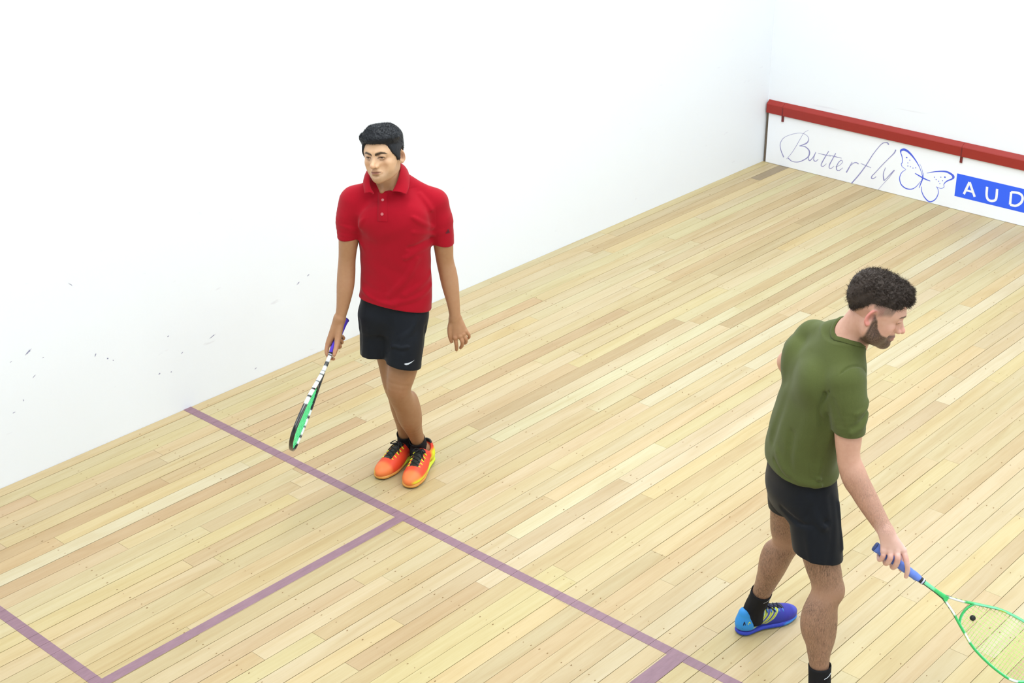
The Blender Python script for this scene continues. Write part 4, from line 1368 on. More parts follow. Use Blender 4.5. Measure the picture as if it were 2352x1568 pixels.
mv = np.clip(mv, -.03, .03)
Pf = Pf + N_ * mv[:, None] * np.where(tt_ > .45, smooth01(tt_, .3, .75), 1)[:, None]
st_ = top_.copy(); e_ = np.sin(np.linspace(0, math.pi, 40)) ** .5; st_[:, 2] -= .034 * e_; st_[:, :2] += (st_[:, :2] - np.array([-.05, .03])) * .06
Pf = np.vstack([st_, Pf])
Fq = [(i * 40 + j, i * 40 + j + 1, (i + 1) * 40 + j + 1, (i + 1) * 40 + j) for i in range(7) for j in range(39)]
col_o = link('collar', quads_mesh('collar', Pf, Fq), M_red, shirt_1)
md = col_o.modifiers.new('thickness', 'SOLIDIFY'); md.thickness = .0032; md.offset = 0
md = col_o.modifiers.new('smooth', 'SUBSURF'); md.levels = 1; md.render_levels = 1
# buttoned placket, a strip laid on the chest
pl_ = []
for z in np.linspace(1.450, 1.338, 14):
    for x in (-.0875, -.0870, -.0645, -.0420, -.0415):
        pl_.append((x, front_y(SF1, x, z), z))
pl_, _n = conform(SF1, pl_, .0019, 2)
pl_ = pl_.reshape(14, 5, 3)
pl_[:, 0] -= _n.reshape(14, 5, 3)[:, 0] * .003; pl_[:, 4] -= _n.reshape(14, 5, 3)[:, 4] * .003
link('placket', quads_mesh('placket', pl_.reshape(-1, 3), [(i * 5 + j, i * 5 + j + 1, i * 5 + j + 6, i * 5 + j + 5) for i in range(13) for j in range(4)]), M_red, shirt_1)
M_btn = simple('pale_red_button', srgb(196, 110, 112), .35)
for bx, bz in ((-.0640, 1.4190), (-.0655, 1.3690)):
    P_, N_b = conform(SF1, [(bx, front_y(SF1, bx, bz), bz)], .0032)
    b = Bag()
    n_ = N_b[0]; u_ = np.cross(n_, (0, 0, 1)); u_ /= np.linalg.norm(u_); v_ = np.cross(n_, u_)
    b.tube([tuple(P_[0] + .0052 * (math.cos(a) * u_ + math.sin(a) * v_)) for a in np.linspace(0, 2 * math.pi, 15)[:-1]], .0017, 6, closed=True)
    b.add([tuple(P_[0] + .0052 * (math.cos(a) * u_ + math.sin(a) * v_)) for a in np.linspace(0, 2 * math.pi, 13)[:-1]], [tuple(range(12))])
    b.obj('button', M_btn, shirt_1)
# three small slanted bars on the left sleeve
M_mark = simple('dark_sleeve_print', srgb(92, 26, 40), .6)
P_, N_ = conform(SF1, [(.2143, -.005, 1.261)], .0)
n_ = N_[0]; ex_ = np.cross((0, 0, 1), n_); ex_ /= np.linalg.norm(ex_); ey_ = np.cross(n_, ex_)
b = Bag()
for i, (u, h0) in enumerate(((-.0085, .008), (-.001, .014), (.0065, .020))):
    pp, _n = conform(SF1, [P_[0] + ex_ * (u + du) + ey_ * v for du, v in ((0, -.010), (.006, -.010), (.006 - h0 * .45, -.010 + h0), (-h0 * .45, -.010 + h0))], .0016)
    b.add(pp, [(0, 1, 2, 3)])
b.obj('sleeve_emblem', M_mark, shirt_1, smooth=False)

# shorts
M_short1 = cloth_material('navy_black_nylon', srgb(12, 16, 23), srgb(18, 23, 31), .6, .18, .03)
F = Field(np.arange(-.24, .175, .0030), np.arange(-.20, .19, .0030), np.arange(.585, .985, .0030))
F.add(Loft([(-.035, .022, .970, .150, .104, -10), (-.036, .020, .90, .158, .108, -10), (-.040, .016, .84, .162, .114, -10), (-.043, .012, .78, .148, .100, -10)], p=2.2), 0)
F.add(Chain([(-.118, .020, .82), (-.126, .006, .74), (-.138, -.018, .62), (-.140, -.022, .57)], [.080, .076, .0655, .064], 5), .04)
F.add(Chain([(.018, -.004, .82), (.012, -.045, .74), (.002, -.082, .62), (-.002, -.088, .57)], [.088, .091, .0845, .083], 5), .04)
for pts, amp, w in (
    ([(-.05, -.11, .85), (-.055, -.12, .78), (-.075, -.11, .70)], -.008, .012),
    ([(-.055, -.125, .735), (-.03, -.135, .742), (.0, -.14, .735), (.03, -.14, .74)], .005, .007),
    ([(-.13, -.10, .86), (-.09, -.12, .80), (-.06, -.12, .76)], .005, .012),
    ([(.08, -.08, .87), (.05, -.11, .81), (-.0, -.12, .78)], .004, .012),
    ([(.11, -.05, .80), (.105, -.07, .70), (.09, -.07, .64)], -.004, .010),
    ([(-.20, -.02, .82), (-.195, -.03, .72), (-.19, -.03, .65)], -.004, .012),
    ([(-.16, -.08, .80), (-.165, -.085, .72), (-.16, -.08, .65)], .004, .014),
    ([(.0, -.15, .70), (-.01, -.16, .66), (-.02, -.165, .62)], .003, .014)):
    F.push(Chain(pts, [.002] * len(pts), 5), amp, w)
full = F.f.copy()
s_ = F.sl(np.array([-1.] * 3), np.array([2.] * 3)); x_, y_, z_ = F.grid(s_)
hemz = np.where(x_ < -.074, .640 - .06 * (x_ + .14) - .16 * (y_ + .02), .622 - .20 * (x_ - 0) - .16 * (y_ + .08))
F.f = -smin(-F.f, -(hemz - z_).astype(np.float32), .006)
F.f = np.where(z_ < hemz + .05, np.maximum(F.f, -(full + .010)), F.f).astype(np.float32)
F.clip((0, 0, .955), (0, 0, 1))
V, Q = F.mesh()
shorts1 = link('shorts', quads_mesh('shorts', V, Q), M_short1, P1)
F.f = full
M_sil = simple('silver_print', srgb(205, 210, 216), .4)
SW = [(-.022, .000), (-.016, .0015), (-.008, .0020), (.004, .0045), (.018, .0090), (.028, .0125), (.016, .0055), (.004, -.0010), (-.006, -.0060), (-.014, -.0075), (-.020, -.0050), (-.0225, -.0020)]
decal(F, SW, 'shorts_emblem', M_sil, shorts1, (1, .1, 0), (0, 0, 1), (.034, -.145, .664), .0022)

# socks and shoes
M_sock = simple('black_knit', (.012, .012, .014), .9, .2, noise=.3, scale=500, bump=.3)
for pts in ([(.043, .070, .145), (.050, .086, .112), (.050, .088, .080), (.046, .084, .045)], [(-.019, .128, .145), (-.018, .139, .112), (-.018, .140, .080), (-.020, .136, .045)]):
    b = Bag(); b.tube(spline(pts, 4), [.0385, .0375, .0370, .0368, .0370, .0375, .0380, .0390, .0400, .0405, .0405, .040, .040], 20, caps=False)
    o = b.obj('sock', M_sock, P1)
    md = o.modifiers.new('thickness', 'SOLIDIFY'); md.thickness = .003; md.offset = 1
def paint1(side):
    def f(V):
        x, y, z = V[:, 0] * side, V[:, 1], V[:, 2]
        C = np.tile(np.asarray(srgb(226, 72, 40)), (len(V), 1))
        C = mixc(C, srgb(232, 122, 62), smooth01(-y, .225, .25))
        C = mixc(C, srgb(214, 44, 32), smooth01(y, -.13, -.10) * .7)
        C = mixc(C, srgb(216, 232, 40), smooth01(y, -.085, -.05) * smooth01(-z, -.085, -.06) * (x > -.05))            # bright heel panel
        C = mixc(C, srgb(226, 222, 46), np.exp(-((z - .030 - .02 * smooth01(y, -.16, -.05)) / .007) ** 2) * smooth01(x, .01, .03) * (y < -.03))
        thr = (np.abs(x) < .020) & (y < -.10) & (y > -.215) & (z > .05)
        C[thr] = np.asarray(srgb(36, 38, 26))
        C[(z > .100) & (y > -.11)] = np.asarray(srgb(28, 28, 26))
        return C
    return f
def sole1(V):
    C = np.tile(np.asarray(srgb(214, 150, 70)), (len(V), 1))
    C = mixc(C, srgb(206, 220, 50), smooth01(V[:, 1], -.17, -.12) )
    C = mixc(C, srgb(110, 78, 48), smooth01(-V[:, 2], -.010, -.006))
    return C
M_shoe = col_material('shoe_mesh_fabric', .5, .4, 0, .25, 700)
M_sole = col_material('shoe_rubber', .5, .4)
M_lace1 = simple('black_lace', (.012, .012, .012), .8)
M_loop1 = simple('bright_yellow_loop', srgb(222, 232, 52), .5)
for (o_, M_), sd in ((SH1L, 1), (SH1R, -1)):
    shoe(P1, 'shoe', o_, M_, .318, paint1(sd), sole1, M_shoe, M_sole, M_lace1, M_loop1)

# ================================================================ PERSON IN OLIVE (bending towards the right, racket held out low)
P2 = empty('person', (3.60, -5.15, 0.0), R(42.0))
tag(P2, 'bearded man in olive green t-shirt bending forward, blue shoes, reaching racket out low', 'person')
HEAD2 = Frame((.074, -.185, 1.620), euler3(78, 20.5, 2.5), 1.015)
SK2 = srgb(206, 160, 138)
SK2L = srgb(166, 129, 105)
face2 = dict(zk=.97, earz=-.012, flare=22, lid=.95, nose=.88, jaw=1.03, flush=srgb(214, 132, 122), redness=.9, beard=.92, beardcol=srgb(66, 51, 43), fade=.72, haircol=srgb(104, 88, 76), lip=srgb(186, 120, 112),
             iris=(.03, .02, .015), rim=srgb(168, 116, 96), browcol=srgb(52, 40, 32), browk=1.0, earred=.9, lash=1.4)
xs = axis_coords(-.275, .275, .0046, [(-.055, .225, .0022), ])
ys = axis_coords(-.470, .350, .0046, [(-.310, -.070, .0021), (-.440, -.340, .0024)])
zs = axis_coords(-.005, 1.770, .0050, [(1.46, 1.765, .0020), (.64, .90, .0024), (.08, .64, .0042), (.90, 1.25, .004)])
F = Field(xs, ys, zs)
F.add(Loft([(-.105, -.085, .80, .080, .120, 11), (-.106, -.085, .90, .094, .140, 11), (-.112, -.090, 1.00, .098, .142, 11), (-.102, -.095, 1.10, .098, .143, 11), (-.080, -.100, 1.20, .104, .152, 11),
            (-.055, -.110, 1.30, .104, .156, 11), (-.040, -.115, 1.38, .090, .13, 11), (-.022, -.120, 1.45, .064, .075, 11)]), 0)
F.add(Chain([(-.006, -.120, 1.44), (.022, -.142, 1.515), (.052, -.170, 1.585)], [.062, .0565, .057], 5), .03)
F.add(Chain([(-.02, -.25, 1.385), (-.02, -.19, 1.43), (.0, -.145, 1.48)], [.044, .042, .042], 4), .03)
F.add(Chain([(-.075, .03, 1.41), (-.045, -.04, 1.45), (-.005, -.10, 1.49)], [.044, .042, .042], 4), .03)
F.add(Chain([(.062, -.145, 1.445), (.052, -.20, 1.50), (.045, -.232, 1.575)], [.010, .012, .013], 4), .02)     # neck cord
# right arm, reaching down to the racket
F.add(Chain([(-.012, -.262, 1.372), (-.004, -.288, 1.27), (.000, -.300, 1.183), (.004, -.306, 1.119), (.016, -.310, 1.060), (.046, -.320, 1.003), (.082, -.338, .942), (.114, -.362, .892), (.136, -.386, .860), (.146, -.398, .842)],
            [.048, .0500, .0475, .0410, .0405, .0425, .0395, .0335, .0290, .0270], 5), .03)
F.add(Ell((.030, -.318, 1.035), (.030, .030, .05)), .03)
# left arm behind the back
F.add(Chain([(-.076, .045, 1.400), (-.096, .135, 1.315), (-.118, .205, 1.235), (-.125, .228, 1.205), (-.086, .228, 1.150), (-.030, .212, 1.070), (.010, .200, 1.010), (.022, .196, .990)], [.048, .049, .043, .040, .0405, .034, .0275, .0255], 5), .03)
# legs
F.add(Chain([(-.085, -.165, .90), (-.060, -.215, .74), (-.034, -.238, .625), (-.014, -.250, .553), (-.013, -.262, .500), (-.030, -.272, .445), (-.036, -.281, .375), (-.028, -.291, .285), (-.019, -.301, .19), (-.013, -.305, .12), (-.015, -.305, .07)],
            [.072, .073, .0655, .0585, .0545, .0555, .0555, .0460, .0355, .0345, .036], 5), .03)
F.add(Ell((.028, -.268, .512), (.024, .030, .036)), .025)             # kneecap
F.add(Ell((-.062, -.276, .385), (.034, .036, .075)), .03)             # calf
F.add(Ell((.012, -.282, .36), (.022, .026, .09)), .03)
F.add(Chain([(-.118, .005, .90), (-.112, .045, .72), (-.110, .075, .58), (-.100, .088, .505), (-.120, .098, .445), (-.142, .118, .36), (-.160, .150, .255), (-.174, .180, .17), (-.186, .200, .11), (-.186, .202, .07)],
            [.072, .072, .062, .0560, .0540, .0525, .0410, .0355, .0345, .036], 5), .03)
F.add(Ell((-.160, .115, .40), (.030, .034, .075)), .03)
add_head(F, HEAD2, face2)
# right hand over the grip
MC = [((.143, -.398, .856), (.2050, -.418, .7870), .0205, .0128), ((.144, -.402, .854), (.1810, -.422, .7880), .0205, .0128), ((.144, -.402, .852), (.1585, -.421, .7850), .0200, .0122), ((.142, -.400, .848), (.1365, -.417, .7840), .0195, .0115)]
FG = [([(.2050, -.418, .7870), (.2141, -.440, .7580), (.2215, -.4430, .7246), (.2212, -.4370, .6900)], [.0112, .0102, .0092, .0078]),
      ([(.1810, -.422, .7880), (.1830, -.4400, .7680), (.1815, -.4310, .7330), (.1785, -.4060, .7080), (.1800, -.380, .7120)], [.0112, .0108, .0100, .0090, .0078]),
      ([(.1585, -.421, .7850), (.1585, -.4340, .7680), (.1540, -.4240, .7400), (.1520, -.4010, .7230), (.1540, -.376, .7290)], [.0108, .0104, .0096, .0086, .0076]),
      ([(.1365, -.417, .7840), (.1355, -.4240, .7690), (.1315, -.4150, .7480), (.1300, -.3960, .7350), (.1330, -.374, .7400)], [.0098, .0092, .0084, .0076, .0068])]
add_hand(F, None, MC, FG, ([(.160, -.384, .838), (.190, -.376, .790), (.206, -.382, .752), (.212, -.392, .722), (.210, -.404, .698)], [.0190, .0158, .0122, .0108, .0085]))
for p, _ in FG:
    F.add(Ell(np.array(p[0]) + (0, -.004, .004), (.0090, .0080, .0085)), .006)
# left hand, loosely curled
hd = np.array([.38, -.18, -.90]); hd /= np.linalg.norm(hd)
hn = np.array([-.92, .0, -.39]); hn -= hd * (hn @ hd); hn /= np.linalg.norm(hn)      # palm side
hl = np.cross(hn, hd); hl *= -np.sign(hl[1])                                          # towards the forefinger
hw = np.array([.020, .197, .994])
MCL, FGL = [], []
for o_, l_, r_ in ((.030, 1.0, .0108), (.010, 1.08, .0108), (-.010, 1.0, .0102), (-.028, .82, .0090)):
    a_ = hw + hd * .084 + hl * o_
    MCL.append((tuple(hw + hd * .012 + hl * o_ * .35), tuple(a_), .0200, r_ * 1.15))
    b_ = a_ + (hd * .036 + hn * .016) * l_
    c_ = b_ + (hd * .012 + hn * .022) * l_
    FGL.append(([tuple(a_), tuple(b_), tuple(c_), tuple(c_ + (hn * .018 - hd * .006) * l_)], [r_, r_ * .92, r_ * .84, r_ * .72]))
add_hand(F, None, MCL, FGL, ([tuple(hw + hd * .018 + hl * .014), tuple(hw + hd * .042 + hl * .036 + hn * .010), tuple(hw + hd * .070 + hl * .043 + hn * .022), tuple(hw + hd * .092 + hl * .038 + hn * .032)], [.0175, .0140, .0112, .0085]))
SH2L = (np.array([-.253, .175, 0.0]), rotz(117))
SH2R = (np.array([-.068, -.318, 0.0]), rotz(80))
for o_, M_ in (SH2L, SH2R):
    fr = Frame(o_, M_)
    F.add(fr.chain([(0, -.045, .075), (0, -.06, .055), (0, -.13, .045), (0, -.21, .032)], [.030, .030, .028, .024], 4), .02)
V, Q = F.mesh()
C = np.tile(np.asarray(SK2), (len(V), 1))
legm = smooth01(-V[:, 2], -.80, -.70) * (V[:, 0] < .10)
C = C * (1 - legm[:, None]) + np.asarray(SK2L)[None] * legm[:, None]
arm = (V[:, 1] < -.28) * smooth01(V[:, 2], .84, .88) * smooth01(-V[:, 2], -1.10, -1.0)
C = mixc(C, srgb(170, 128, 104), arm * .30)
hairmask = np.clip(legm * (1 - .85 * np.exp(-((V[:, 2] - .515) / .03) ** 2)) + arm * .55, 0, 1)
handm = (V[:, 1] < -.33) * smooth01(-V[:, 2], -.90, -.82) * (V[:, 2] > .65) * (V[:, 0] > .1)
C = mixc(C, srgb(226, 186, 172), handm * 1.0)
C = mixc(C, srgb(206, 140, 122), handm * np.exp(-((V[:, 2] - .768) / .014) ** 2) * .45)
C = head_colors(V, C, HEAD2, face2)
body2 = link('body', quads_mesh('body', V, Q, True, C, hairmask), skin_material('fair_skin', .95), P2)

# hair: dark brown, curly on top, clipped close above the ears
M_hair2 = simple('dark_brown_hair', srgb(56, 46, 39), .6, .25, noise=.5, scale=260)
def hair2(F, head):
    x, y, z = F.grid(F.sl(np.array([-1.] * 3), np.array([1.] * 3)))
    up = smooth01(z, .03, .10)
    thick = .0035 + .0085 * up + .011 * smooth01(-y, .02, .10) * up
    F.f = (head - thick).astype(np.float32)
    lump = np.sin(x * 260 + 2.2 * np.sin(z * 190 + y * 90)) * np.sin(y * 240 + 2 * np.sin(x * 200)) * np.sin(z * 230 + 1.7)
    F.f += (.0042 * lump * (.25 + .75 * up)).astype(np.float32)
    hx = [-.14, -.105, -.090, -.078, -.066, -.05, -.02, .005, .030, .055, .078, .095, .14]
    hz = [.060, .058, .060, .066, .050, .046, .044, .043, .032, -.004, -.048, -.066, -.08]
    h = np.interp(y, hx, hz)
    F.f = np.maximum(F.f, ((h - z) * .55 + 0 * x).astype(np.float32))
    F.f = np.maximum(F.f, -(head + .003))
def flow2(q, n, rnd):
    sw = np.sin(q[:, 1:2] * 160 + q[:, 2:3] * 90) * np.array([.5, .0, .35])
    return n * .20 + rnd.normal(size=q.shape) * .42 + np.array([0, -.55, .0]) + sw
hair_object('hair', P2, HEAD2, face2, hair2, M_hair2, 11000, .015, .00110, .0040, flow2, 9)

# crew-neck t-shirt
M_olive = cloth_material('olive_jersey', srgb(75, 82, 43), srgb(87, 95, 51), .92, .12, .1)
F = Field(np.arange(-.30, .12, .003), np.arange(-.40, .27, .003), np.arange(.87, 1.575, .003))
F.add(Loft([(-.100, -.085, .88, .124, .172, 11), (-.108, -.087, .95, .124, .172, 11), (-.114, -.090, 1.00, .120, .168, 11), (-.106, -.095, 1.09, .120, .167, 11), (-.083, -.100, 1.19, .122, .174, 11),
            (-.058, -.110, 1.29, .124, .178, 11), (-.042, -.115, 1.375, .112, .160, 11), (-.024, -.120, 1.435, .088, .118, 11), (-.006, -.125, 1.480, .074, .082, 11)], p=2.2), 0)
F.add(Chain([(-.016, -.258, 1.380), (-.015, -.19, 1.430), (.004, -.140, 1.485)], [.056, .050, .048], 4), .035)
F.add(Chain([(-.078, .035, 1.405), (-.045, -.04, 1.448), (-.004, -.100, 1.492)], [.056, .050, .048], 4), .035)
add_sleeve(F, Chain([(-.014, -.258, 1.365), (-.006, -.285, 1.285), (-.001, -.300, 1.205), (.001, -.303, 1.16)], [.068, .0665, .0570, .0555], 5), (-.001, -.300, 1.200), (.02, .03, -1), .020)
add_sleeve(F, Chain([(-.078, .040, 1.400), (-.096, .135, 1.320), (-.112, .185, 1.265), (-.12, .21, 1.235)], [.062, .058, .054, .053], 5), (-.105, .165, 1.29), (-.15, .75, -.75), .02)
F.add(Ell((-.125, -.19, 1.325), (.045, .075, .08)), .04)            # shoulder blades
F.add(Ell((-.150, .00, 1.330), (.045, .075, .08)), .04)
for pts, amp, w in (
    ([(-.215, -.13, 1.25), (-.222, -.12, 1.15), (-.230, -.11, 1.06)], -.007, .022),
    ([(-.10, -.24, 1.31), (-.13, -.24, 1.20), (-.15, -.23, 1.08), (-.155, -.22, 1.0)], .005, .018),
    ([(-.07, -.27, 1.25), (-.09, -.27, 1.15), (-.10, -.265, 1.05)], -.005, .016),
    ([(-.04, -.27, 1.20), (-.06, -.28, 1.10), (-.08, -.27, .99)], .005, .015),
    ([(-.18, -.21, 1.14), (-.18, -.22, 1.05), (-.17, -.23, .98)], -.005, .016),
    ([(-.21, -.16, 1.04), (-.19, -.20, .995), (-.14, -.24, .968), (-.06, -.27, .955)], .007, .011),
    ([(-.22, -.15, 1.00), (-.18, -.21, .965), (-.11, -.25, .945)], -.004, .010),
    ([(-.08, -.27, .985), (-.03, -.26, .972), (.01, -.22, .962)], .006, .009),
    ([(-.05, -.28, .96), (.0, -.25, .945), (.02, -.2, .938)], .005, .008),
    ([(.055, -.30, 1.285), (.03, -.345, 1.262), (.0, -.36, 1.245)], -.006, .008),
    ([(.06, -.29, 1.262), (.035, -.34, 1.240), (-.005, -.357, 1.222)], .005, .008),
    ([(.055, -.30, 1.315), (.04, -.33, 1.30), (.01, -.35, 1.29)], .004, .009),
    ([(-.065, -.31, 1.32), (-.055, -.33, 1.28), (-.045, -.34, 1.25)], -.003, .012),
    ([(-.075, -.285, 1.345), (-.05, -.29, 1.405), (-.015, -.275, 1.432), (.03, -.25, 1.425), (.055, -.225, 1.395)], -.0034, .0042),
    ([(-.085, -.27, 1.33), (-.10, -.26, 1.26), (-.085, -.275, 1.20)], -.006, .010),
    ([(-.125, .06, 1.41), (-.15, .06, 1.36), (-.165, .05, 1.30)], .004, .012),
    ([(-.155, -.05, 1.43), (-.19, -.06, 1.36), (-.212, -.07, 1.28)], -.004, .025)):
    F.push(Chain(pts, [.002] * len(pts), 5), amp * 1.35, w)
s_ = F.sl(np.array([-1.] * 3), np.array([2.] * 3)); x_, y_, z_ = F.grid(s_)
F.f += (.0018 * np.sin(y_ * 36 + 3 * np.sin(z_ * 15)) * np.sin(z_ * 21 + x_ * 19)).astype(np.float32)
F2full = F.f.copy()
hem2 = .947 - .05 * (x_ + .1) + .02 * (y_ + .1)
F.f = -smin(-F.f, -(hem2 - z_).astype(np.float32), .006)
near = (z_ < hem2 + .04) & (z_ < 1.1)
F.f = np.where(near, np.maximum(F.f, -(F2full + .010)), F.f).astype(np.float32)
V, Q = F.mesh()
shirt_2 = link('t_shirt', quads_mesh('t_shirt', V, Q), M_olive, P2)
# ribbed neckband laid on the edge of the opening
F.f = F2full
NECK2 = Chain([(-.020, -.110, 1.40), (-.006, -.120, 1.44), (.022, -.142, 1.515), (.052, -.170, 1.585)], [.070, .069, .064, .064], 5)
G = Field(*F.c)
G.f[:] = NECK2.d(*G.grid(G.sl(np.array([-9.] * 3), np.array([9.] * 3)))).astype(np.float32)
ring = np.array([(.026 + .075 * math.cos(a), -.146 + .075 * math.sin(a), 1.500 - .034 * math.cos(a)) for a in np.linspace(0, 2 * math.pi, 48, endpoint=False)])
for _ in range(14):
    ring, _n = conform(F, ring, 0, 1)
    ring, _m = conform(G, ring, 0, 1)
ring = (np.roll(ring, 1, 0) + 2 * ring + np.roll(ring, -1, 0)) / 4
for _ in range(4):
    ring, _n = conform(F, ring, 0, 1)
    ring, _m = conform(G, ring, 0, 1)
ring = ring + _m * .002 + _n * .0006
b = Bag()
m_ = len(ring)
vs = []
tv = np.roll(ring, -1, 0) - np.roll(ring, 1, 0)
sd = np.cross(tv, _n); sd /= np.linalg.norm(sd, axis=1, keepdims=True)
for k_ in range(8):
    a_ = k_ * math.pi / 4
    vs.append(ring + sd * (.0105 * math.cos(a_)) + _n * (.0026 * math.sin(a_)))
vs = np.stack(vs, 1).reshape(-1, 3)
b.add(vs, [(i * 8 + q, i * 8 + (q + 1) % 8, ((i + 1) % m_) * 8 + (q + 1) % 8, ((i + 1) % m_) * 8 + q) for i in range(m_) for q in range(8)])
b.obj('neckband', M_olive, shirt_2)

# shorts
M_short2 = cloth_material('black_navy_nylon', srgb(9, 13, 20), srgb(15, 20, 28), .6, .18, .05)
F = Field(np.arange(-.26, .085, .003), np.arange(-.37, .17, .003), np.arange(.60, .985, .003))
F.add(Loft([(-.106, -.085, .970, .108, .158, 11), (-.106, -.086, .90, .114, .162, 11), (-.105, -.086, .84, .118, .166, 11), (-.104, -.080, .78, .104, .150, 11)], p=2.2), 0)
F.add(Chain([(-.082, -.160, .90), (-.072, -.188, .82), (-.060, -.216, .73), (-.050, -.240, .65), (-.047, -.248, .61)], [.086, .092, .0915, .0890, .0885], 5), .03)
F.add(Chain([(-.120, .000, .90), (-.118, .015, .82), (-.114, .038, .73), (-.108, .062, .65), (-.106, .068, .62)], [.084, .088, .084, .0740, .0730], 5), .03)
for pts, amp, w in (
    ([(-.10, -.25, .90), (-.08, -.275, .83), (-.05, -.29, .80)], .005, .012),
    ([(-.19, -.19, .82), (-.12, -.26, .80), (-.04, -.28, .815)], -.005, .010),
    ([(-.02, -.25, .90), (-.01, -.28, .82), (-.02, -.32, .72), (-.03, -.335, .66)], -.005, .012),
    ([(-.10, -.28, .78), (-.10, -.31, .72), (-.09, -.33, .66)], .004, .016),
    ([(.01, -.22, .86), (.03, -.25, .78), (.03, -.27, .70)], .004, .012)):
    F.push(Chain(pts, [.002] * len(pts), 5), amp * 1.5, w)
full = F.f.copy()
s_ = F.sl(np.array([-1.] * 3), np.array([2.] * 3)); x_, y_, z_ = F.grid(s_)
hemz = np.where(y_ < -.085, .655 - .16 * (x_ + .05) - .10 * (y_ + .25), .668 - .12 * (x_ + .11) - .1 * (y_ - .05))
F.f = -smin(-F.f, -(hemz - z_).astype(np.float32), .006)
F.f = np.where(z_ < hemz + .05, np.maximum(F.f, -(full + .010)), F.f).astype(np.float32)
F.clip((0, 0, .965), (0, 0, 1))
V, Q = F.mesh()
link('shorts', quads_mesh('shorts', V, Q), M_short2, P2)

# socks and shoes
for pts, sw in (([(-.1675, .164, .215), (-.175, .180, .165), (-.186, .200, .11), (-.188, .204, .075), (-.188, .204, .045)], 0), ([(-.0185, -.301, .205), (-.016, -.303, .16), (-.013, -.305, .11), (-.015, -.305, .075), (-.015, -.305, .045)], 1)):
    b = Bag(); P_ = spline(pts, 4)
    b.tube(P_, np.interp(np.linspace(0, 1, len(P_)), [0, .25, .5, .75, 1], [.0400, .0388, .0390, .0405, .0400]), 22, caps=False)
    o = b.obj('sock', M_sock, P2)
    md = o.modifiers.new('thickness', 'SOLIDIFY'); md.thickness = .003; md.offset = 1
    # pale stitched curl on the cuff
    c_ = np.asarray(P_[2]); t_ = (P_[0] - P_[4]) / np.linalg.norm(P_[0] - P_[4])
    b = Bag()
    for a0, a1, h0, h1 in ((-78, -50, -.012, -.004), (-50, -34, -.004, .003)):
        pts_ = []
        for a in np.linspace(a0, a1, 6):
            t = (a - a0) / (a1 - a0)
            pts_.append(tuple(c_ + .0440 * np.array([math.cos(R(a)), math.sin(R(a)), 0]) + t_ * (h0 + (h1 - h0) * t)))
        b.tube(pts_, .0013, 6)
    b.obj('cuff_emblem', M_sil, o)
def paint2(side):
    def f(V):
        x, y, z = V[:, 0] * side, V[:, 1], V[:, 2]
        C = np.tile(np.asarray(srgb(38, 48, 150)), (len(V), 1))
        C = mixc(C, srgb(42, 42, 148), smooth01(-y, .19, .215))
        C = mixc(C, srgb(60, 68, 172), smooth01(-y, .25, .27) * smooth01(z, .03, .045))
        C = mixc(C, srgb(46, 142, 216), smooth01(y, -.068 - .0, -.060) * (z > .030))                      # light heel
        C = mixc(C, srgb(46, 142, 206), np.exp(-((z - np.interp(y, [-.12, -.08, -.03, 0], [.082, .072, .086, .094])) / .0035) ** 2) * (y > -.12))
        thr = (np.abs(x) < .020) & (y < -.10) & (y > -.215) & (z > .05)
        C[thr] = np.asarray(srgb(24, 26, 60))
        lat = (np.abs(x) > .014) & (y < -.05) & (y > -.235)
        # yellow bands sweeping from the laces back to the heel
        for k0, wd in ((-.118, .009), (-.148, .009), (-.176, .008)):
            zc = (z - .030) / .055
            yc = np.interp(zc, [0, .35, .8, 1.1], [k0 + .075, k0 + .035, k0 + .004, k0 - .006])
            m = np.exp(-((y - yc) / wd) ** 4) * lat * (z > .034)
            C = mixc(C, srgb(206, 218, 52), np.clip(m, 0, 1))
            m2 = np.exp(-((y - yc) / .0022) ** 4) * lat * (z > .034)
            C = mixc(C, srgb(30, 34, 70), np.clip(m2, 0, 1) * .8)
        return C
    return f
def sole2(V):
    C = np.tile(np.asarray(srgb(42, 60, 176)), (len(V), 1))
    C = mixc(C, srgb(56, 140, 212), smooth01(-V[:, 2], -.009, -.005))
    C = mixc(C, srgb(52, 128, 206), smooth01(-V[:, 1], .19, .21) * (V[:, 2] < .018))
    return C
M_lace2 = simple('navy_lace', srgb(16, 20, 44), .8)
M_loop2 = simple('light_blue_loop', srgb(70, 120, 200), .5)
for (o_, M_), sd in ((SH2L, 1), (SH2R, -1)):
    sh, fr = shoe(P2, 'shoe', o_, M_, .290, paint2(sd), sole2, M_shoe, M_sole, M_lace2, M_loop2)
    b = Bag()          # small raised letter and stroke on the heel counter
    P_ = []
    def hp(a, z):      # round the heel
        return fr(np.array([(.0375 - .10 * (z - .05) * 0) * math.sin(R(a)) * 1.0, -.042 + .0475 * math.cos(R(a)), z]))
    for a_, z_0, a_1, z_1 in ((-62, .040, -50, .072), (-50, .072, -40, .040), (-58, .052, -44, .052)):
        b.tube([tuple(hp(a_, z_0)), tuple(hp((a_ + a_1) / 2, (z_0 + z_1) / 2)), tuple(hp(a_1, z_1))], .0020, 6)
    b.obj('heel_letter', M_lace2, sh)
    b = Bag()
    b.tube([tuple(hp(a_, z_0)) for a_, z_0 in ((-84, .064), (-76, .070), (-70, .062), (-82, .046), (-70, .044))], .0020, 6)
    b.obj('heel_numeral', M_loop1, sh)

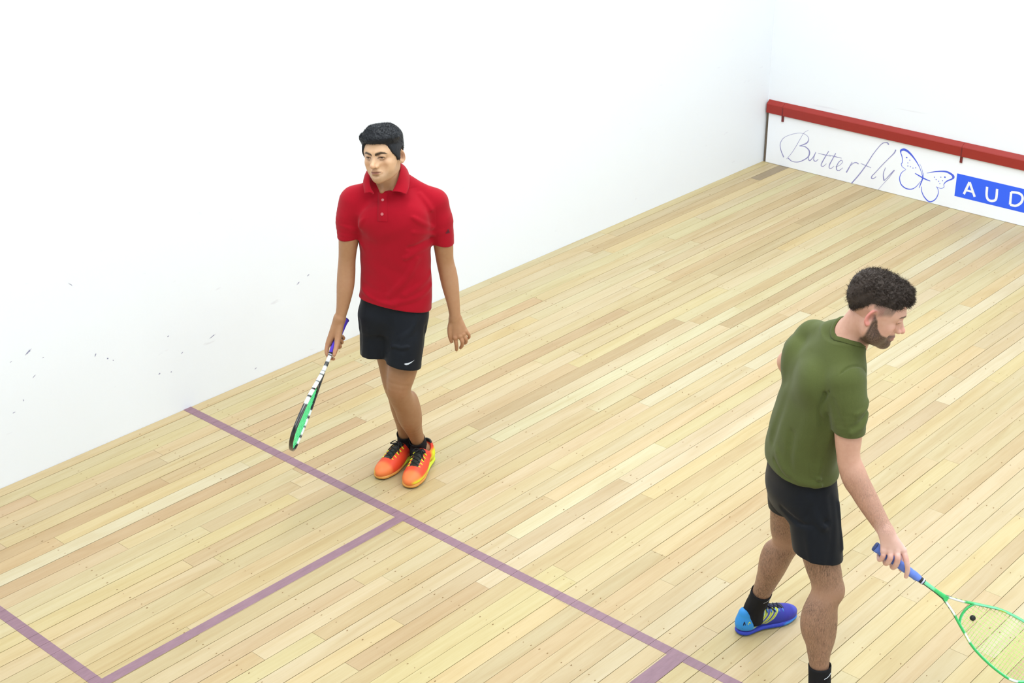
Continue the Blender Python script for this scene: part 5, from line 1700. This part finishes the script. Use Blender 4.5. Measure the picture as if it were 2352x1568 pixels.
# ================================================================ RACKETS (built along x = butt to tip, y = across the head, z = through it)
def racket(label, O, rz, A, B, Vd, length, grip_col, frame_col, string_col, string_r, deep=.0095, damper=None, band=None, grip_len=.200):
    A, B, Vd = (np.asarray(q, float) for q in (A, B, Vd))
    u = (B - A) / np.linalg.norm(B - A)
    v = Vd - u * (u @ Vd); v /= np.linalg.norm(v)
    n = np.cross(u, v)
    root = bpy.data.objects.new('squash_racket', None)
    root.empty_display_size = .05
    COL.objects.link(root)
    from mathutils import Matrix
    M3 = rotz(rz)
    loc = np.asarray(O) + M3 @ A
    W = np.eye(4); W[:3, :3] = M3 @ np.stack([u, v, n], 1); W[:3, 3] = loc
    root.matrix_world = Matrix(W.tolist())
    tag(root, label, 'racket')
    k = length / .712
    out_u = np.array([.298, .350, .395, .430, .468, .510, .565, .620, .652, .682, .701, .710, .712]) * k
    out_w = np.array([.0075, .029, .050, .066, .083, .094, .1015, .103, .099, .085, .060, .030, .000])
    half = spline(np.stack([out_u, out_w - np.array([.002] + [.005] * 11 + [0])], 1), 6)
    half[-1, 1] = 0
    def tubecol(P, rv, rn, n_seg, closed, across):
        """tube in the racket plane; across = in-plane sideways direction per point"""
        P = np.asarray(P)
        m = len(P)
        th = np.linspace(0, 2 * np.pi, n_seg, endpoint=False) + np.pi / n_seg
        c, s = np.cos(th), np.sin(th)
        c, s = np.sign(c) * np.abs(c) ** .7, np.sign(s) * np.abs(s) ** .7
        V = np.zeros((m, n_seg, 3))
        V[:, :, :2] = P[:, None, :2] + across[:, None, :] * (np.broadcast_to(rv, (m,))[:, None] * c[None])[:, :, None]
        V[:, :, 2] = P[:, None, 2] + np.broadcast_to(rn, (m,))[:, None] * s[None]
        F = []
        for i in range(m if closed else m - 1):
            j = (i + 1) % m
            for q in range(n_seg):
                F.append((i * n_seg + q, i * n_seg + (q + 1) % n_seg, j * n_seg + (q + 1) % n_seg, j * n_seg + q))
        C = np.zeros((m, n_seg, 3))
        for i in range(m):
            for q in range(n_seg):
                C[i, q] = frame_col(P[i, 0] / k, P[i, 1], c[q], s[q], i)
        return V.reshape(-1, 3), F, C.reshape(-1, 3)
    VV, FF, CC, base = [], [], [], 0
    def put(t):
        nonlocal base
        V, F, C = t
        VV.append(V); CC.append(C); FF.extend([tuple(i + base for i in f) for f in F]); base += len(V)
    # hoop with the two throat arms
    loop = np.vstack([half, (half * [1, -1])[::-1][1:]])
    P = np.column_stack([loop, np.zeros(len(loop))])
    T = np.gradient(loop, axis=0); T /= np.linalg.norm(T, axis=1, keepdims=True)
    ac = np.stack([-T[:, 1], T[:, 0]], 1)          # outward on the +v arm
    put(tubecol(P, .0050, deep, 12, False, ac))
    # bridge
    ys = np.linspace(-.047, .047, 15)
    br = np.column_stack([.3815 * k + .016 * (np.abs(ys) / .047) ** 2.2, ys, np.zeros(15)])
    T = np.gradient(br[:, :2], axis=0); T /= np.linalg.norm(T, axis=1, keepdims=True)
    put(tubecol(br, .0045, deep * .8, 10, False, np.stack([-T[:, 1], T[:, 0]], 1)))
    # shaft
    us = np.linspace(grip_len - .005, .312, 14) * k
    sh = np.column_stack([us, us * 0, us * 0])
    put(tubecol(sh, np.interp(us / k, [.19, .26, .30, .312], [.0085, .0080, .0105, .0120]), np.full(14, deep * .95), 12, False, np.tile([0, 1.0], (14, 1))))
    link('frame', quads_mesh('frame', np.concatenate(VV), FF, True, np.concatenate(CC)), M_racket, root)
    # grip, wrapped in a spiral
    b = Bag()
    uu = np.linspace(0, grip_len * k, 64)
    ns = 16
    vs, fs = [], []
    for i, x in enumerate(uu):
        r0 = np.interp(x / k, [0, .004, .012, .03, grip_len - .045, grip_len - .020, grip_len], [.0165, .0178, .0176, .0158, .0150, .0145, .0100])
        for q in range(ns):
            a = 2 * math.pi * q / ns
            w = ((x / .024 + q / ns) % 1.0)
            r = r0 * (1 - .055 * math.exp(-(min(w, 1 - w) / .12) ** 2))
            vs.append((x, r * math.cos(a), r * .92 * math.sin(a)))
    for i in range(63):
        for q in range(ns):
            fs.append((i * ns + q, i * ns + (q + 1) % ns, (i + 1) * ns + (q + 1) % ns, (i + 1) * ns + q))
    fs.append(tuple(range(ns - 1, -1, -1)))
    b.add(vs, fs)
    g = b.obj('grip', simple('grip_tape', grip_col, .75, .25, noise=.14, scale=120), root)
    b = Bag(); b.tube([(-.0022, 0, 0), (-.0018, 0, 0), (.001, 0, 0), (.005, 0, 0)], [.006, .0150, .0178, .0180], 16)
    b.obj('butt_cap', simple('dark_butt_cap', tuple(c * .35 for c in grip_col), .5), g)
    b = Bag(); b.tube([((grip_len - .006) * k, 0, 0), ((grip_len + .012) * k, 0, 0)], [.0112, .0105], 14)
    b.obj('grip_collar', simple('black_rubber', (.015, .015, .018), .5), g)
    if band:
        b = Bag(); b.tube([((grip_len + .0035) * k, 0, 0), ((grip_len + .009) * k, 0, 0)], [.0116, .0112], 14)
        b.obj('collar_band', simple('collar_band_print', band, .5), g)
    # strings
    b = Bag()
    def width(x):
        return np.interp(x, half[:, 0], half[:, 1], right=0) - .001
    def ends(y):
        ok = half[:, 0][(half[:, 1] - .001) > abs(y)]
        lo = max(ok.min() if len(ok) else 9, .384 * k + .016 * (min(abs(y), .047) / .047) ** 2.2)
        return lo, ok.max()
    zig = 0
    for y in np.arange(-.0875, .0876, .0125):
        lo, hi = ends(y)
        x = np.linspace(lo, hi, 40)
        b.tube([(q, y, .0006 * math.sin(q * math.pi / .0125 + zig * math.pi)) for q in x], string_r, 5)
        zig += 1
    for i, x in enumerate(np.arange(.402 * k, .704 * k, .0125)):
        w = width(x)
        if w < .01: continue
        b.tube([(x, -w, 0), (x, 0, 0), (x, w, 0)], string_r, 5)
    tag(b.obj('strings', simple('string_bed', string_col, .45), root), kind='stuff')
    if damper:
        b = Bag()
        b.tube([(damper * k, 0, z) for z in (-.0085, -.0078, -.004, 0, .004, .0078, .0090)], [.003, .0068, .0098, .0103, .0098, .0072, .003], 20)
        b.tube([(damper * k + .0085 * math.cos(a), .0085 * math.sin(a), .0062) for a in np.linspace(0, 2 * math.pi, 25)[:-1]], .0011, 5, closed=True)
        b.obj('vibration_damper', simple('black_rubber_damper', (.012, .012, .013), .45), root)
    return root

M_racket = col_material('lacquered_frame', .30, .5, coat=.4)
GRN, WHT, BLK, LIME, MINT = (np.asarray(srgb(*q)) for q in ((46, 184, 92), (232, 238, 234), (18, 22, 22), (168, 206, 60), (120, 222, 168)))
def green_frame(u, v, c, s, i):
    s = -s                                  # the upper face lies on the far side of the racket's own axis
    top = s > .55 and c < .62               # the face turned up
    side = c > .6
    if u < .305:
        if top: return MINT * (1 - u) + GRN * u if u < .25 else GRN
        return BLK if c * 1 > .3 or s < -.5 else GRN
    if u < .372 and v != 0:
        if top: return WHT if .312 < u < .362 else GRN
        return BLK if (int(u * 160) % 3) or c < 0 else LIME
    if v > 0:                               # lower arm in the picture
        if .425 < u < .46: return WHT if top else LIME
        if .64 < u < .67 and top: return WHT
        if s < .2 and c > .2: return LIME * .8 if .42 < u < .49 else GRN * .55
        return GRN if not (s > .2 and c < -.5) else MINT
    if .41 < u < .47 and c < 0 and s < .8: return BLK
    if .47 < u < .50 and c < 0: return LIME
    return MINT if top and u > .39 else GRN
def black_frame(u, v, c, s, i):
    if u < .300:
        if .205 < u < .245 and s * 1 != 9 and abs(c) > .3: return WHT
        if .268 < u < .30 and c < 0: return WHT
        return BLK
    near = v < 0
    if near and c > .1:                     # outer face of the near arm
        if .30 < u < .545: return WHT if int(u * 95) % 5 else BLK
        return BLK
    if (not near) and c < -.2:
        if .47 < u < .66: return WHT if int(u * 80) % 4 else BLK
        return BLK
    return BLK
racket('green framed squash racket with pale blue grip held by the man in olive', (3.60, -5.15, 0), 42.0, RK2_A, RK2_B, RK2_V, .712, srgb(104, 132, 214), green_frame, srgb(196, 240, 128), .00085,
       damper=.419, band=srgb(200, 206, 236))
racket('black and white squash racket with purple grip held by the man in red', (1.35, -5.16, 0), 42.0, RK1_A, RK1_B, RK1_V, .689, srgb(84, 60, 190), black_frame, srgb(84, 226, 146), .0013, band=srgb(190, 190, 200))
